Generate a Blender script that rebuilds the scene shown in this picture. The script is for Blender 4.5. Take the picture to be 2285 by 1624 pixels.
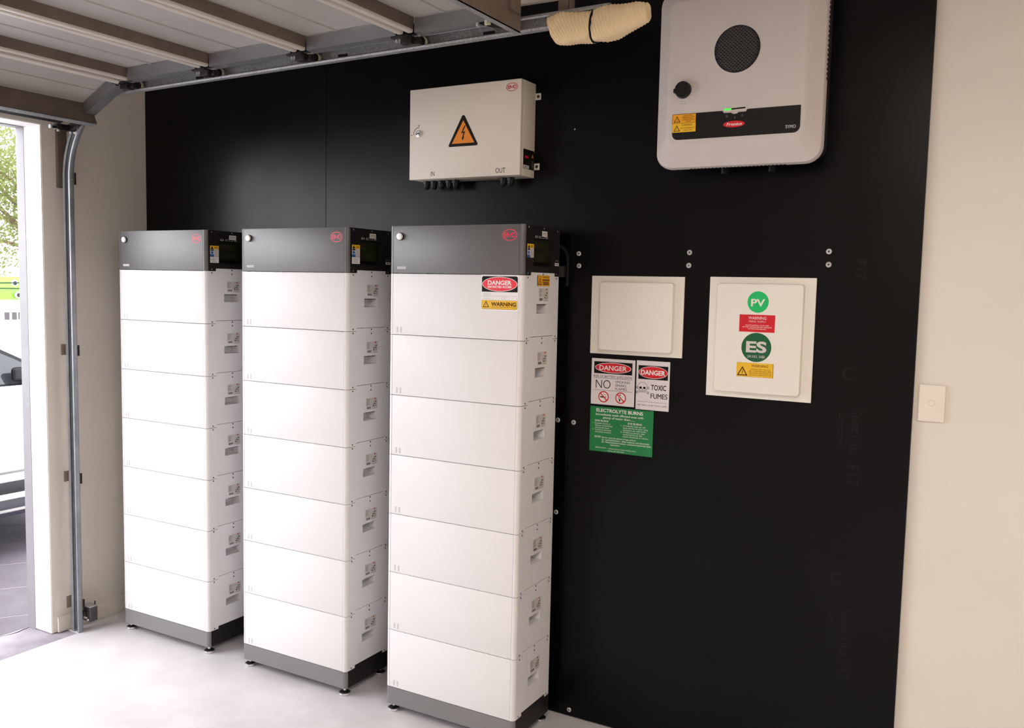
import bpy, bmesh, math, random
from mathutils import Vector, Matrix
random.seed(7)
for o in list(bpy.data.objects):
    bpy.data.objects.remove(o)
scene = bpy.context.scene
C = scene.collection

# ------------------------------------------------------------------ camera, sky, exposure
cam_data = bpy.data.cameras.new('camera')
cam_data.sensor_fit = 'HORIZONTAL'
cam_data.sensor_width = 36.0
cam_data.lens = 36.0 * 2005.085 / 2285.0
cam_data.clip_start = 0.05
cam_data.clip_end = 200
cam = bpy.data.objects.new('camera', cam_data)
C.objects.link(cam)
_r = Vector((0.86906343, 0.49426033, 0.02086837))
_u = Vector((-0.06042839, 0.0641949, 0.99610613))
_f = Vector((-0.4909961, 0.86694045, -0.0856568))
M = Matrix((_r, _u, -_f)).transposed().to_4x4()
M.translation = Vector((3.61502, -3.11099, 1.69248))
cam.matrix_world = M
scene.camera = cam

SKY_STRENGTH = 7.5
world = bpy.data.worlds.new('overcast_sky')
scene.world = world
world.use_nodes = True
wn = world.node_tree.nodes
bg = wn['Background']
bg.inputs['Color'].default_value = (0.95, 0.96, 1.0, 1)
bg.inputs['Strength'].default_value = SKY_STRENGTH

scene.view_settings.view_transform = 'Standard'
scene.view_settings.look = 'None'
scene.view_settings.gamma = 1.0
scene.view_settings.use_curve_mapping = False
scene.view_settings.exposure = 0.0
scene.cycles.use_denoising = True
scene.cycles.max_bounces = 10
scene.cycles.diffuse_bounces = 7
scene.cycles.sample_clamp_indirect = 10


# ------------------------------------------------------------------ materials
def lin(c):
    return tuple((v / 255 / 12.92) if v / 255 <= 0.04045 else ((v / 255 + 0.055) / 1.055) ** 2.4 for v in c)


MATS = {}


def mat(name, color, rough=0.5, metal=0.0, bump=0.0, bscale=200.0, var=0.0, vscale=8.0, color2=None, spec=0.5,
        emit=None, estr=0.0, alpha=1.0, trans=0.0, rvar=0.0):
    m = bpy.data.materials.new(name)
    m.use_nodes = True
    nt = m.node_tree
    b = nt.nodes['Principled BSDF']
    b.inputs['Base Color'].default_value = (*color, 1)
    b.inputs['Roughness'].default_value = rough
    b.inputs['Metallic'].default_value = metal
    b.inputs['Specular IOR Level'].default_value = spec
    b.inputs['Alpha'].default_value = alpha
    b.inputs['Transmission Weight'].default_value = trans
    if emit:
        b.inputs['Emission Color'].default_value = (*emit, 1)
        b.inputs['Emission Strength'].default_value = estr
    if bump or var or color2 or rvar:
        tc = nt.nodes.new('ShaderNodeTexCoord')
    if bump:
        n = nt.nodes.new('ShaderNodeTexNoise')
        n.inputs['Scale'].default_value = bscale
        n.inputs['Detail'].default_value = 3
        nt.links.new(tc.outputs['Object'], n.inputs['Vector'])
        bp = nt.nodes.new('ShaderNodeBump')
        bp.inputs['Strength'].default_value = bump
        bp.inputs['Distance'].default_value = 0.002
        nt.links.new(n.outputs['Fac'], bp.inputs['Height'])
        nt.links.new(bp.outputs['Normal'], b.inputs['Normal'])
    if var or color2 or rvar:
        n2 = nt.nodes.new('ShaderNodeTexNoise')
        n2.inputs['Scale'].default_value = vscale
        n2.inputs['Detail'].default_value = 5
        n2.inputs['Roughness'].default_value = 0.6
        nt.links.new(tc.outputs['Object'], n2.inputs['Vector'])
        if var or color2:
            rp = nt.nodes.new('ShaderNodeValToRGB')
            c2 = color2 or tuple(max(0, v * (1 - var)) for v in color)
            rp.color_ramp.elements[0].position = 0.35
            rp.color_ramp.elements[0].color = (*c2, 1)
            rp.color_ramp.elements[1].position = 0.65
            rp.color_ramp.elements[1].color = (*color, 1)
            nt.links.new(n2.outputs['Fac'], rp.inputs['Fac'])
            nt.links.new(rp.outputs['Color'], b.inputs['Base Color'])
        if rvar:
            mr = nt.nodes.new('ShaderNodeMapRange')
            mr.inputs['From Min'].default_value = 0.3
            mr.inputs['From Max'].default_value = 0.7
            mr.inputs['To Min'].default_value = rough - rvar
            mr.inputs['To Max'].default_value = rough + rvar
            nt.links.new(n2.outputs['Fac'], mr.inputs['Value'])
            nt.links.new(mr.outputs['Result'], b.inputs['Roughness'])
    MATS[name] = m
    return m


mat('cream_wall', (0.745, 0.69, 0.62), 0.75, bump=0.08, bscale=60, var=0.04, vscale=2)
mat('ceiling_paint', (0.70, 0.66, 0.60), 0.85, bump=0.05)
mat('white_reveal', (0.80, 0.79, 0.78), 0.7, bump=0.08, bscale=80)
mat('grey_trim', (0.30, 0.29, 0.31), 0.6, bump=0.15, bscale=60, var=0.15, vscale=3)
mat('floor_concrete', (0.72, 0.695, 0.72), 0.40, bump=0.08, bscale=25, color2=(0.61, 0.585, 0.605), vscale=3.5, rvar=0.08)
mat('apron_concrete', (0.36, 0.325, 0.37), 0.75, bump=0.3, bscale=40, color2=(0.29, 0.26, 0.295), vscale=9)
mat('paving', (0.125, 0.110, 0.128), 0.75, bump=0.3, bscale=40, color2=(0.10, 0.085, 0.10), vscale=5)
mat('paving_joint', (0.42, 0.38, 0.40), 0.9, bump=0.3)
mat('formply', (0.0018, 0.0016, 0.0024), 0.30, bump=0.03, bscale=14, rvar=0.03, vscale=5, spec=0.18)
mat('stamp_ink', (0.006, 0.0056, 0.0065), 0.5, spec=0.22)
mat('screw_steel', (0.55, 0.55, 0.56), 0.45, metal=0.5)
mat('screw_dark', (0.02, 0.018, 0.016), 0.5)
mat('battery_white', (0.77, 0.755, 0.765), 0.45, bump=0.03, bscale=500)
mat('battery_grey', (0.085, 0.083, 0.085), 0.44, bump=0.03, bscale=500, spec=1.0)
mat('battery_black', (0.013, 0.011, 0.012), 0.45, spec=0.3, bump=0.03, bscale=500)
mat('dark_gap', (0.01, 0.01, 0.01), 0.9)
mat('pale_grey_print', (0.55, 0.54, 0.54), 0.5)
mat('label_white', (0.80, 0.78, 0.77), 0.4)
mat('label_offwhite', (0.62, 0.58, 0.55), 0.4)
mat('label_grey', (0.30, 0.28, 0.28), 0.5)
mat('print_black', (0.008, 0.006, 0.006), 0.5, spec=0.15)
mat('print_brown', (0.05, 0.018, 0.008), 0.5, spec=0.15)
mat('print_red', (0.55, 0.012, 0.03), 0.4)
mat('logo_red', (0.62, 0.02, 0.06), 0.4)
mat('sign_red', (0.62, 0.006, 0.018), 0.35)
mat('danger_red', (0.78, 0.035, 0.06), 0.35)
mat('sign_white', (0.72, 0.68, 0.70), 0.4)
mat('sign_green', (0.004, 0.20, 0.05), 0.35)
mat('bright_green', (0.006, 0.50, 0.13), 0.35)
mat('dark_green', (0.002, 0.10, 0.035), 0.35)
mat('yellow_label', (0.80, 0.47, 0.02), 0.4)
mat('amber_label', (0.80, 0.36, 0.012), 0.4)
mat('orange_label', (0.78, 0.24, 0.008), 0.4)
mat('blue_label', (0.02, 0.13, 0.40), 0.4)
mat('chrome', (0.75, 0.75, 0.77), 0.12, metal=1.0)
mat('polished_white', (0.85, 0.85, 0.85), 0.2)
mat('cabinet_beige', (0.74, 0.68, 0.60), 0.5, bump=0.05, bscale=300)
mat('inverter_grey', (0.56, 0.515, 0.495), 0.5, bump=0.05, bscale=300)
mat('black_plastic', (0.009, 0.009, 0.009), 0.40, spec=0.25)
mat('gloss_black', (0.014, 0.014, 0.015), 0.12)
mat('grille_grey', (0.05, 0.045, 0.048), 0.5)
mat('hole_black', (0.004, 0.003, 0.003), 0.9)
mat('green_led', (0.02, 0.5, 0.03), 0.3, emit=(0.03, 1.0, 0.05), estr=0.9)
mat('smoked_pane', (0.022, 0.025, 0.010), 0.12, alpha=0.55, spec=0.3)
mat('breaker_grey', (0.10, 0.105, 0.09), 0.5)
mat('meter_cream', (0.80, 0.765, 0.695), 0.45, bump=0.02)
mat('switch_cream', (0.80, 0.73, 0.64), 0.35)
mat('door_skin', (0.43, 0.405, 0.38), 0.45, bump=0.12, bscale=90, var=0.06, vscale=4)
mat('door_edge', (0.60, 0.555, 0.50), 0.4, bump=0.03)
mat('zinc_sheet', (0.30, 0.31, 0.32), 0.38, metal=0.6, var=0.12, vscale=6)
mat('bracket_tan', (0.26, 0.21, 0.165), 0.5)
mat('plinth_lit_grey', (0.185, 0.180, 0.185), 0.45, bump=0.03, bscale=500)  # stand grey, lightened in colour for light bounced off the floor
mat('zinc_rail', (0.30, 0.315, 0.335), 0.45, metal=0.5, color2=(0.22, 0.235, 0.26), vscale=14)
mat('lamp_white', (0.85, 0.85, 0.85), 0.5)
mat('fill_lamp_diffuser', (0.9, 0.88, 0.85), 0.5, emit=(1.0, 0.905, 0.80), estr=38.5)
mat('brown_steel_and_shade', (0.17, 0.13, 0.10), 0.5, var=0.25, vscale=10, bump=0.1)  # brown rails and brackets, also painted shade on the door ribs
mat('hinge_black', (0.022, 0.019, 0.018), 0.35, metal=0.4)
mat('nylon', (0.62, 0.58, 0.46), 0.45)
mat('foam_yellow', (0.80, 0.64, 0.40), 0.85, bump=0.6, bscale=420)
mat('rubber_black', (0.006, 0.005, 0.006), 0.6, spec=0.15)
mat('sensor_case', (0.06, 0.055, 0.06), 0.45, bump=0.1)
mat('sensor_lid', (0.42, 0.40, 0.40), 0.4)
mat('car_white', (0.80, 0.79, 0.80), 0.22)
mat('sill_shade', (0.10, 0.098, 0.10), 0.4)
mat('car_glass', (0.03, 0.035, 0.038), 0.05)
mat('car_trim', (0.010, 0.010, 0.012), 0.5, spec=0.2)
mat('car_sill', (0.022, 0.020, 0.032), 0.4, spec=0.3)
mat('tyre', (0.02, 0.02, 0.02), 0.8)
mat('boat_green', (0.13, 0.50, 0.015), 0.3)
mat('boat_white', (0.85, 0.85, 0.85), 0.3)
mat('boat_dark', (0.012, 0.016, 0.014), 0.5, spec=0.2)
mat('decal_grey', (0.060, 0.054, 0.057), 0.5, spec=0.2)
mat('bark', (0.16, 0.10, 0.07), 0.9, bump=0.6, bscale=30)
mat('seat_fabric', (0.10, 0.10, 0.11), 0.8)

# galvanised steel: cloudy spangle and dark flecks
gm = mat('galvanised', (0.36, 0.37, 0.38), 0.48, metal=0.55)
_nt = gm.node_tree
_tc = _nt.nodes.new('ShaderNodeTexCoord')
_v = _nt.nodes.new('ShaderNodeTexVoronoi'); _v.inputs['Scale'].default_value = 150
_n = _nt.nodes.new('ShaderNodeTexNoise'); _n.inputs['Scale'].default_value = 9; _n.inputs['Detail'].default_value = 4
_mx = _nt.nodes.new('ShaderNodeMath'); _mx.operation = 'MULTIPLY'
_rp = _nt.nodes.new('ShaderNodeValToRGB')
_rp.color_ramp.elements[0].position = 0.08; _rp.color_ramp.elements[0].color = (0.23, 0.235, 0.24, 1)
_rp.color_ramp.elements[1].position = 0.30; _rp.color_ramp.elements[1].color = (0.37, 0.38, 0.39, 1)
_nt.links.new(_tc.outputs['Object'], _v.inputs['Vector']); _nt.links.new(_tc.outputs['Object'], _n.inputs['Vector'])
_nt.links.new(_v.outputs['Distance'], _mx.inputs[0]); _nt.links.new(_n.outputs['Fac'], _mx.inputs[1])
_nt.links.new(_mx.outputs[0], _rp.inputs['Fac'])
_nt.links.new(_rp.outputs['Color'], _nt.nodes['Principled BSDF'].inputs['Base Color'])

# leaves: thin, lit through
lm = mat('leaf', (0.125, 0.145, 0.040), 0.5)
_nt = lm.node_tree
_b = _nt.nodes['Principled BSDF']
_tr = _nt.nodes.new('ShaderNodeBsdfTranslucent'); _tr.inputs['Color'].default_value = (0.19, 0.21, 0.065, 1)
_ms = _nt.nodes.new('ShaderNodeMixShader'); _ms.inputs[0].default_value = 0.45
_nt.links.new(_b.outputs[0], _ms.inputs[1]); _nt.links.new(_tr.outputs[0], _ms.inputs[2])
_nt.links.new(_ms.outputs[0], _nt.nodes['Material Output'].inputs['Surface'])


# ------------------------------------------------------------------ mesh builder
class MB:
    def __init__(self):
        self.bm = bmesh.new()
        self.mats = []

    def mi(self, m):
        if m not in self.mats:
            self.mats.append(m)
        return self.mats.index(m)

    def face(self, pts, m):
        vs = [self.bm.verts.new(p) for p in pts]
        f = self.bm.faces.new(vs)
        f.material_index = self.mi(m)
        return f

    def box(self, x0, x1, y0, y1, z0, z1, m, bev=0.0, seg=2):
        i = self.mi(m)
        v = [self.bm.verts.new((x, y, z)) for x in (x0, x1) for y in (y0, y1) for z in (z0, z1)]
        fs = []
        for q in ((0, 1, 3, 2), (4, 6, 7, 5), (0, 4, 5, 1), (2, 3, 7, 6), (0, 2, 6, 4), (1, 5, 7, 3)):
            f = self.bm.faces.new([v[k] for k in q]); f.material_index = i; fs.append(f)
        if bev:
            es = list({e for f in fs for e in f.edges})
            r = bmesh.ops.bevel(self.bm, geom=es, offset=bev, segments=seg, profile=0.5, affect='EDGES')
            for f in r['faces']:
                f.material_index = i
        return self

    def loft(self, rings, m, closed=True, caps=True):
        i = self.mi(m)
        R = [[self.bm.verts.new(p) for p in r] for r in rings]
        n = len(rings[0])
        for a, b in zip(R, R[1:]):
            for k in range(n if closed else n - 1):
                f = self.bm.faces.new((a[k], a[(k + 1) % n], b[(k + 1) % n], b[k])); f.material_index = i
        if caps and closed:
            f = self.bm.faces.new(R[0][::-1]); f.material_index = i
            f = self.bm.faces.new(R[-1]); f.material_index = i
        return self

    def prism(self, pts, axis, a0, a1, m):
        def P(p, a):
            q = list(p); q.insert(axis, a); return q
        return self.loft([[P(p, a0) for p in pts], [P(p, a1) for p in pts]], m)

    def cyl(self, p0, p1, r0, m, seg=20, r1=None, caps=True):
        p0, p1 = Vector(p0), Vector(p1)
        d = (p1 - p0).normalized()
        a = d.orthogonal().normalized(); b = d.cross(a)
        r1 = r0 if r1 is None else r1
        ring = lambda p, r: [p + (a * math.cos(t) + b * math.sin(t)) * r for t in [2 * math.pi * k / seg for k in range(seg)]]
        return self.loft([ring(p0, r0), ring(p1, r1)], m, True, caps)

    def lathe(self, prof, base, axis, m, seg=28):
        # prof: (radius, height) pairs along axis from base
        base = Vector(base); d = Vector(axis).normalized()
        a = d.orthogonal().normalized(); b = d.cross(a)
        rings = [[base + d * h + (a * math.cos(t) + b * math.sin(t)) * r for t in [2 * math.pi * k / seg for k in range(seg)]] for r, h in prof]
        return self.loft(rings, m)

    def tube(self, path, r, m, seg=10):
        path = [Vector(p) for p in path]
        rings = []
        a = None
        for k, p in enumerate(path):
            d = (path[min(k + 1, len(path) - 1)] - path[max(k - 1, 0)]).normalized()
            a = d.orthogonal().normalized() if a is None else (a - d * a.dot(d)).normalized()
            b = d.cross(a)
            rr = r[k] if isinstance(r, (list, tuple)) else r
            rings.append([p + (a * math.cos(t) + b * math.sin(t)) * rr for t in [2 * math.pi * j / seg for j in range(seg)]])
        return self.loft(rings, m)

    def build(self, name, parent=None, origin=(0, 0, 0), angle=35, place=None, fixn=True, flat=False):
        o = Vector(origin)
        for v in self.bm.verts:
            v.co -= o
        if fixn:
            bmesh.ops.recalc_face_normals(self.bm, faces=self.bm.faces)
        me = bpy.data.meshes.new(name)
        self.bm.to_mesh(me); self.bm.free()
        for m in self.mats:
            me.materials.append(MATS[m])
        me.shade_smooth()
        me.set_sharp_from_angle(angle=math.radians(angle))
        if flat:      # keep only the rounded corners smooth
            for f in me.polygons:
                f.use_smooth = abs(f.normal.x) > 0.03 and abs(f.normal.y) > 0.03
        ob = bpy.data.objects.new(name, me)
        C.objects.link(ob)
        if parent is not None:
            ob.parent = parent
        else:
            ob.location = o
        if place:
            ob.location = place
        return ob


def tag(o, label, cat, group=None):
    o['label'] = label; o['category'] = cat
    if group:
        o['group'] = group
    return o


def root(name, loc, label, cat, group=None):
    o = bpy.data.objects.new(name, None)
    o.empty_display_size = 0.05
    C.objects.link(o); o.location = loc
    return tag(o, label, cat, group)


def structure(o):
    o['kind'] = 'structure'; return o


def stuff(o):
    o['kind'] = 'stuff'; return o


def copy_tree(o, parent=None):
    c = o.copy(); C.objects.link(c)
    if parent is not None:
        c.parent = parent
    for ch in list(o.children):
        copy_tree(ch, c)
    return c


# ------------------------------------------------------------------ flat print (lettering and signs)
_TEXT = {}


def text_geo(s, bold):
    key = (s, bold)
    if key not in _TEXT:
        cu = bpy.data.curves.new('t', 'FONT')
        cu.body = s; cu.size = 1.0; cu.offset = bold; cu.resolution_u = 4
        ob = bpy.data.objects.new('t', cu)
        C.objects.link(ob)
        dg = bpy.context.evaluated_depsgraph_get(); dg.update()
        me = bpy.data.meshes.new_from_object(ob.evaluated_get(dg))
        vs = [(v.co.x, v.co.y) for v in me.vertices]; fs = [tuple(p.vertices) for p in me.polygons]
        bpy.data.objects.remove(ob); bpy.data.curves.remove(cu); bpy.data.meshes.remove(me)
        _TEXT[key] = (vs, fs)
    return _TEXT[key]


CAP = 0.729


class Print(MB):
    """flat artwork in (u right, v up, n outwards) metres, turned onto a face when built"""
    STEP = 0.00022

    def rect(self, u0, v0, u1, v1, m, n=1):
        z = n * self.STEP
        self.face([(u0, v0, z), (u1, v0, z), (u1, v1, z), (u0, v1, z)], m); return self

    def poly(self, pts, m, n=1):
        z = n * self.STEP
        self.face([(u, v, z) for u, v in pts], m); return self

    def ellipse(self, u, v, a, b, m, n=1, seg=40):
        return self.poly([(u + a * math.cos(2 * math.pi * k / seg), v + b * math.sin(2 * math.pi * k / seg)) for k in range(seg)], m, n)

    def ring(self, u, v, a, b, t, m, n=1, seg=40, a0=0.0, a1=2 * math.pi):
        z = n * self.STEP
        for k in range(seg):
            t0 = a0 + (a1 - a0) * k / seg; t1 = a0 + (a1 - a0) * (k + 1) / seg
            P = lambda q, s: (u + (a - s) * math.cos(q), v + (b - s) * math.sin(q), z)
            self.face([P(t0, 0), P(t1, 0), P(t1, t), P(t0, t)], m)
        return self

    def stroke(self, pts, w, m, n=1):
        for (a, b), (c, d) in zip(pts, pts[1:]):
            L = math.hypot(c - a, d - b) or 1
            du, dv = (c - a) / L * w / 2, (d - b) / L * w / 2
            a_, b_, c_, d_ = a - du * 0.6, b - dv * 0.6, c + du * 0.6, d + dv * 0.6
            self.poly([(a_ - dv, b_ + du), (c_ - dv, d_ + du), (c_ + dv, d_ - du), (a_ + dv, b_ - du)][::-1], m, n)
        return self

    def text(self, s, u, v, h, m, n=2, align='c', w=None, bold=0.0, slant=0.0):
        """cap height h, baseline v; w squeezes or stretches the line to that width"""
        if bold > 0 and 'M' in s:      # heavy M: strike three times instead of swelling the outline
            for k_ in (-1, 1):
                self.text(s, u + k_ * bold * h * 0.9, v, h, m, n + 0.1 * k_, align, w, 0.0, slant)
            bold = 0.0
        vs, fs = text_geo(s, bold)
        if not vs:
            return self
        x0 = min(p[0] for p in vs); x1 = max(p[0] for p in vs)
        k = h / CAP
        kx = k if w is None else w / (x1 - x0)
        W = (x1 - x0) * kx
        ou = u - (W / 2 if align == 'c' else W if align == 'r' else 0)
        z = n * self.STEP; i = self.mi(m)
        V = [self.bm.verts.new((ou + (x - x0) * kx + y * k * slant, v + y * k, z)) for x, y in vs]
        for f in fs:
            try:
                g = self.bm.faces.new([V[q] for q in f]); g.material_index = i
            except ValueError:
                pass
        return self

    def bolt(self, u, v, s, m, n=3):
        # lightning flash of height s, centred
        P = [(0.10, 0.5), (-0.16, -0.02), (0.02, 0.03), (-0.06, -0.28), (-0.12, -0.25), (-0.03, -0.5), (0.10, -0.22), (0.03, -0.24), (0.17, 0.14), (-0.02, 0.08), (0.20, 0.5)]
        tri = [(0, 1, 9, 10), (1, 2, 8, 9), (2, 3, 7, 8), (4, 5, 6, 3), (3, 6, 7, 7)]
        for t in tri:
            q = []
            for k in t:
                if P[k] not in q:
                    q.append(P[k])
            self.poly([(u + a * s, v + b * s) for a, b in q], m, n)
        return self

    def warn_triangle(self, u, v, s, fill, ink, n=2, edge=0.09):
        # equilateral, base width s, base at v
        h = s * 0.88
        self.poly([(u - s / 2, v), (u + s / 2, v), (u, v + h)], ink, n)
        e = s * edge
        self.poly([(u - s / 2 + e * 1.75, v + e), (u + s / 2 - e * 1.75, v + e), (u, v + h - e * 2.0)], fill, n + 1)
        self.bolt(u, v + h * 0.40, h * 0.52, ink, n + 2)
        return self

    def byd(self, u, v, w, h, m, n=1):
        t = h * 0.075
        self.ring(u, v, w / 2, h / 2, t, m, n)
        lw = w * 0.19; lh = h * 0.34; s = h * 0.085
        for c, kind in ((-0.25, 'B'), (0.0, 'Y'), (0.25, 'D')):
            x = u + c * w; a, b = x - lw / 2, x + lw / 2; lo, hi = v - lh / 2, v + lh / 2
            if kind == 'B':
                self.stroke([(a, lo), (a, hi), (b, hi), (b, lo), (a, lo)], s, m, n); self.stroke([(a, v), (b, v)], s, m, n)
            elif kind == 'Y':
                self.stroke([(a, hi), (a, v), (b, v), (b, hi)], s, m, n); self.stroke([(x, v), (x, lo)], s, m, n)
            else:
                self.stroke([(a, lo), (a, hi), (b - s * 0.5, hi), (b, v), (b - s * 0.5, lo), (a, lo)], s, m, n)
        return self

    def put(self, name, parent, origin, facing='front', angle=30):
        for f in self.bm.verts:
            u, v, n = f.co
            f.co = (u, -n, v) if facing == 'front' else (n, u, v)
        return self.build(name, parent, place=origin, fixn=False)


# ------------------------------------------------------------------ the room shell
XN = -0.315           # inside face of the door wall
YW = 0.017            # plaster face of the long wall behind the ply
YB = -3.25            # far side of the door opening
b = MB(); b.box(-0.22, 5.8, -6.2, YW, -0.12, 0.0, 'floor_concrete'); b.box(-0.441, -0.22, -0.4905, YW, -0.12, 0.0, 'floor_concrete')
structure(b.build('floor'))
b = MB(); b.box(-0.441, 5.8, YW, 0.15, 0, 2.8, 'cream_wall')
wall_back = structure(b.build('wall_back'))
b = MB()
b.box(-0.441, XN, -0.56, YW, 0, 2.8, 'cream_wall')
b.box(-0.441, XN, YB, -0.56, 2.385, 2.8, 'cream_wall')
b.box(-0.441, XN, -6.2, YB, 0, 2.8, 'cream_wall')
wall_left = structure(b.build('wall_left'))
b = MB()
b.box(-0.441, XN - 0.003, -0.564, -0.5602, 0.0, 2.385, 'white_reveal')
b.box(-0.441, XN - 0.003, YB, -0.564, 2.381, 2.3848, 'white_reveal')
structure(b.build('trim_1'))
b = MB()
b.box(-0.50, -0.4412, -0.566, 0.15, -0.01, 2.8, 'grey_trim')
b.box(-0.50, -0.4412, YB, -0.566, 2.376, 2.8, 'grey_trim')
b.box(-0.50, -0.4412, -6.2, YB, -0.01, 2.8, 'grey_trim')
structure(b.build('trim_2'))
b = MB(); b.box(5.8, 5.92, -6.2, 0.15, 0, 2.8, 'cream_wall')
structure(b.build('wall_right'))
b = MB(); b.box(-0.441, 5.92, -6.32, -6.2, 0, 2.8, 'cream_wall')
structure(b.build('wall_front'))
b = MB(); b.box(-0.5, 5.92, -6.32, 0.15, 2.8, 2.9, 'ceiling_paint')
structure(b.build('ceiling'))
b = MB(); b.prism([(XN, 0.0), (XN + 0.014, 0.0), (XN + 0.014, 0.062), (XN + 0.010, 0.072), (XN, 0.076)], 1, -0.538, 0.0165, 'cream_wall')
structure(b.build('baseboard_left'))

# formply sheets on the long wall, with their screws and faint mill stamps
SHEETS = ((-0.3145, 0.8810), (0.8830, 2.1036), (2.1040, 3.3262))
SCREWS = [(2.135, 1.823), (2.137, 1.777), (2.570, 1.827), (2.569, 1.781), (3.046, 1.830), (3.047, 1.787), (2.064, 1.179), (2.132, 1.176), (2.146, 0.028), (2.066, 0.814)]
sheets = []
for x0, x1 in SHEETS:
    b = MB(); b.box(x0, x1, 0.0, 0.0168, 0.004, 2.77, 'formply', bev=0.0006, seg=1)
    s = b.build('plywood_sheet', wall_back)
    sheets.append(s)
scr_mesh = None
for x, z in SCREWS:
    sh = sheets[2] if x > 2.1035 else sheets[1]
    if scr_mesh is None:
        b = MB(); b.lathe([(0.0094, 0), (0.0094, 0.0012), (0.0072, 0.0030), (0.0036, 0.0030), (0.0030, 0.0012)], (0, 0, 0), (0, -1, 0), 'screw_steel', 20)
        b.cyl((0, -0.0012, 0), (0, -0.0016, 0), 0.0030, 'screw_dark', 10)
        o = b.build('screw', sh); scr_mesh = o.data
    else:
        o = bpy.data.objects.new('screw', scr_mesh); C.objects.link(o); o.parent = sh
    o.location = (x, -0.0001, z)
b = MB(); b.cyl((2.106, 0.004, 2.292), (2.106, -0.007, 2.286), 0.0020, 'nylon', 8)
b.build('nail', sheets[2])
# stamps run down the sheet
p = Print()
_rows = [(1.316, 'Specrite', 0.150, 0.034, 3.145), (1.128, 'F17', 0.070, 0.040, 3.137),
         (0.640, 'SpecRite', 0.160, 0.034, 3.145), (0.460, 'F17', 0.068, 0.040, 3.138), (1.80, 'F17', 0.060, 0.036, 3.13)]
for zt, s, L, h, x in _rows:
    q = Print(); q.text(s, 0, 0, h, 'stamp_ink', 1, 'l', L)
    i = p.mi('stamp_ink')
    for f in q.bm.faces:
        g = p.bm.faces.new([p.bm.verts.new((x + v.co.y, zt - v.co.x, p.STEP)) for v in f.verts]); g.material_index = i
    q.bm.free()
for zt, L in ((1.30, 0.12), (0.63, 0.13)):
    for k in range(2):
        p.rect(3.106 + k * 0.008, zt - L, 3.109 + k * 0.008, zt, 'stamp_ink')
for cx, cz in ((3.128, 1.43), (3.125, 0.74)):
    p.ring(cx, cz, 0.020, 0.022, 0.007, 'stamp_ink', 1, 24, 0.7, 5.4)
p.put('stamp_print', sheets[2], (0, -0.0001, 0))


# ------------------------------------------------------------------ battery towers
W, D, H = 0.585, 0.281, 0.233
YF = -0.3398
ZB = 0.1031
ST = 0.012


def footprint(t=0.0, pocket=True):
    """closed ring (counter-clockwise from above); each point: x, y, side-step flag (1 = raised part)"""
    x, y0, y1 = W / 2 - t, -D / 2 + t, D / 2 - t
    rf, rr = 0.015 - t * 0.6, 0.006
    g = W / 2 - 0.0165
    pts = []
    if pocket:
        yp = -D / 2 + 0.006 + t
        pts += [(-g, y0, 0), (-g, yp, 0), (g, yp, 0), (g, y0, 0)]
    for k in range(7):
        a = -math.pi / 2 + math.pi / 2 * k / 6
        pts.append((x - rf + rf * math.cos(a), y0 + rf + rf * math.sin(a), 0))
    ya, yb = -D / 2 + 0.057, D / 2 - 0.040
    pts += [(x, ya, 0), (x, ya, 1), (x, yb, 1), (x, yb, 0)]
    for k in range(4):
        a = math.pi / 2 * k / 3
        pts.append((x - rr + rr * math.cos(a), y1 - rr + rr * math.sin(a), 0))
    for k in range(4):
        a = math.pi / 2 + math.pi / 2 * k / 3
        pts.append((-x + rr + rr * math.cos(a), y1 - rr + rr * math.sin(a), 0))
    pts += [(-x, yb, 0), (-x, yb, 1), (-x, ya, 1), (-x, ya, 0)]
    for k in range(7):
        a = math.pi + math.pi / 2 * k / 6
        pts.append((-x + rf + rf * math.cos(a), y0 + rf + rf * math.sin(a), 0))
    return pts


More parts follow.
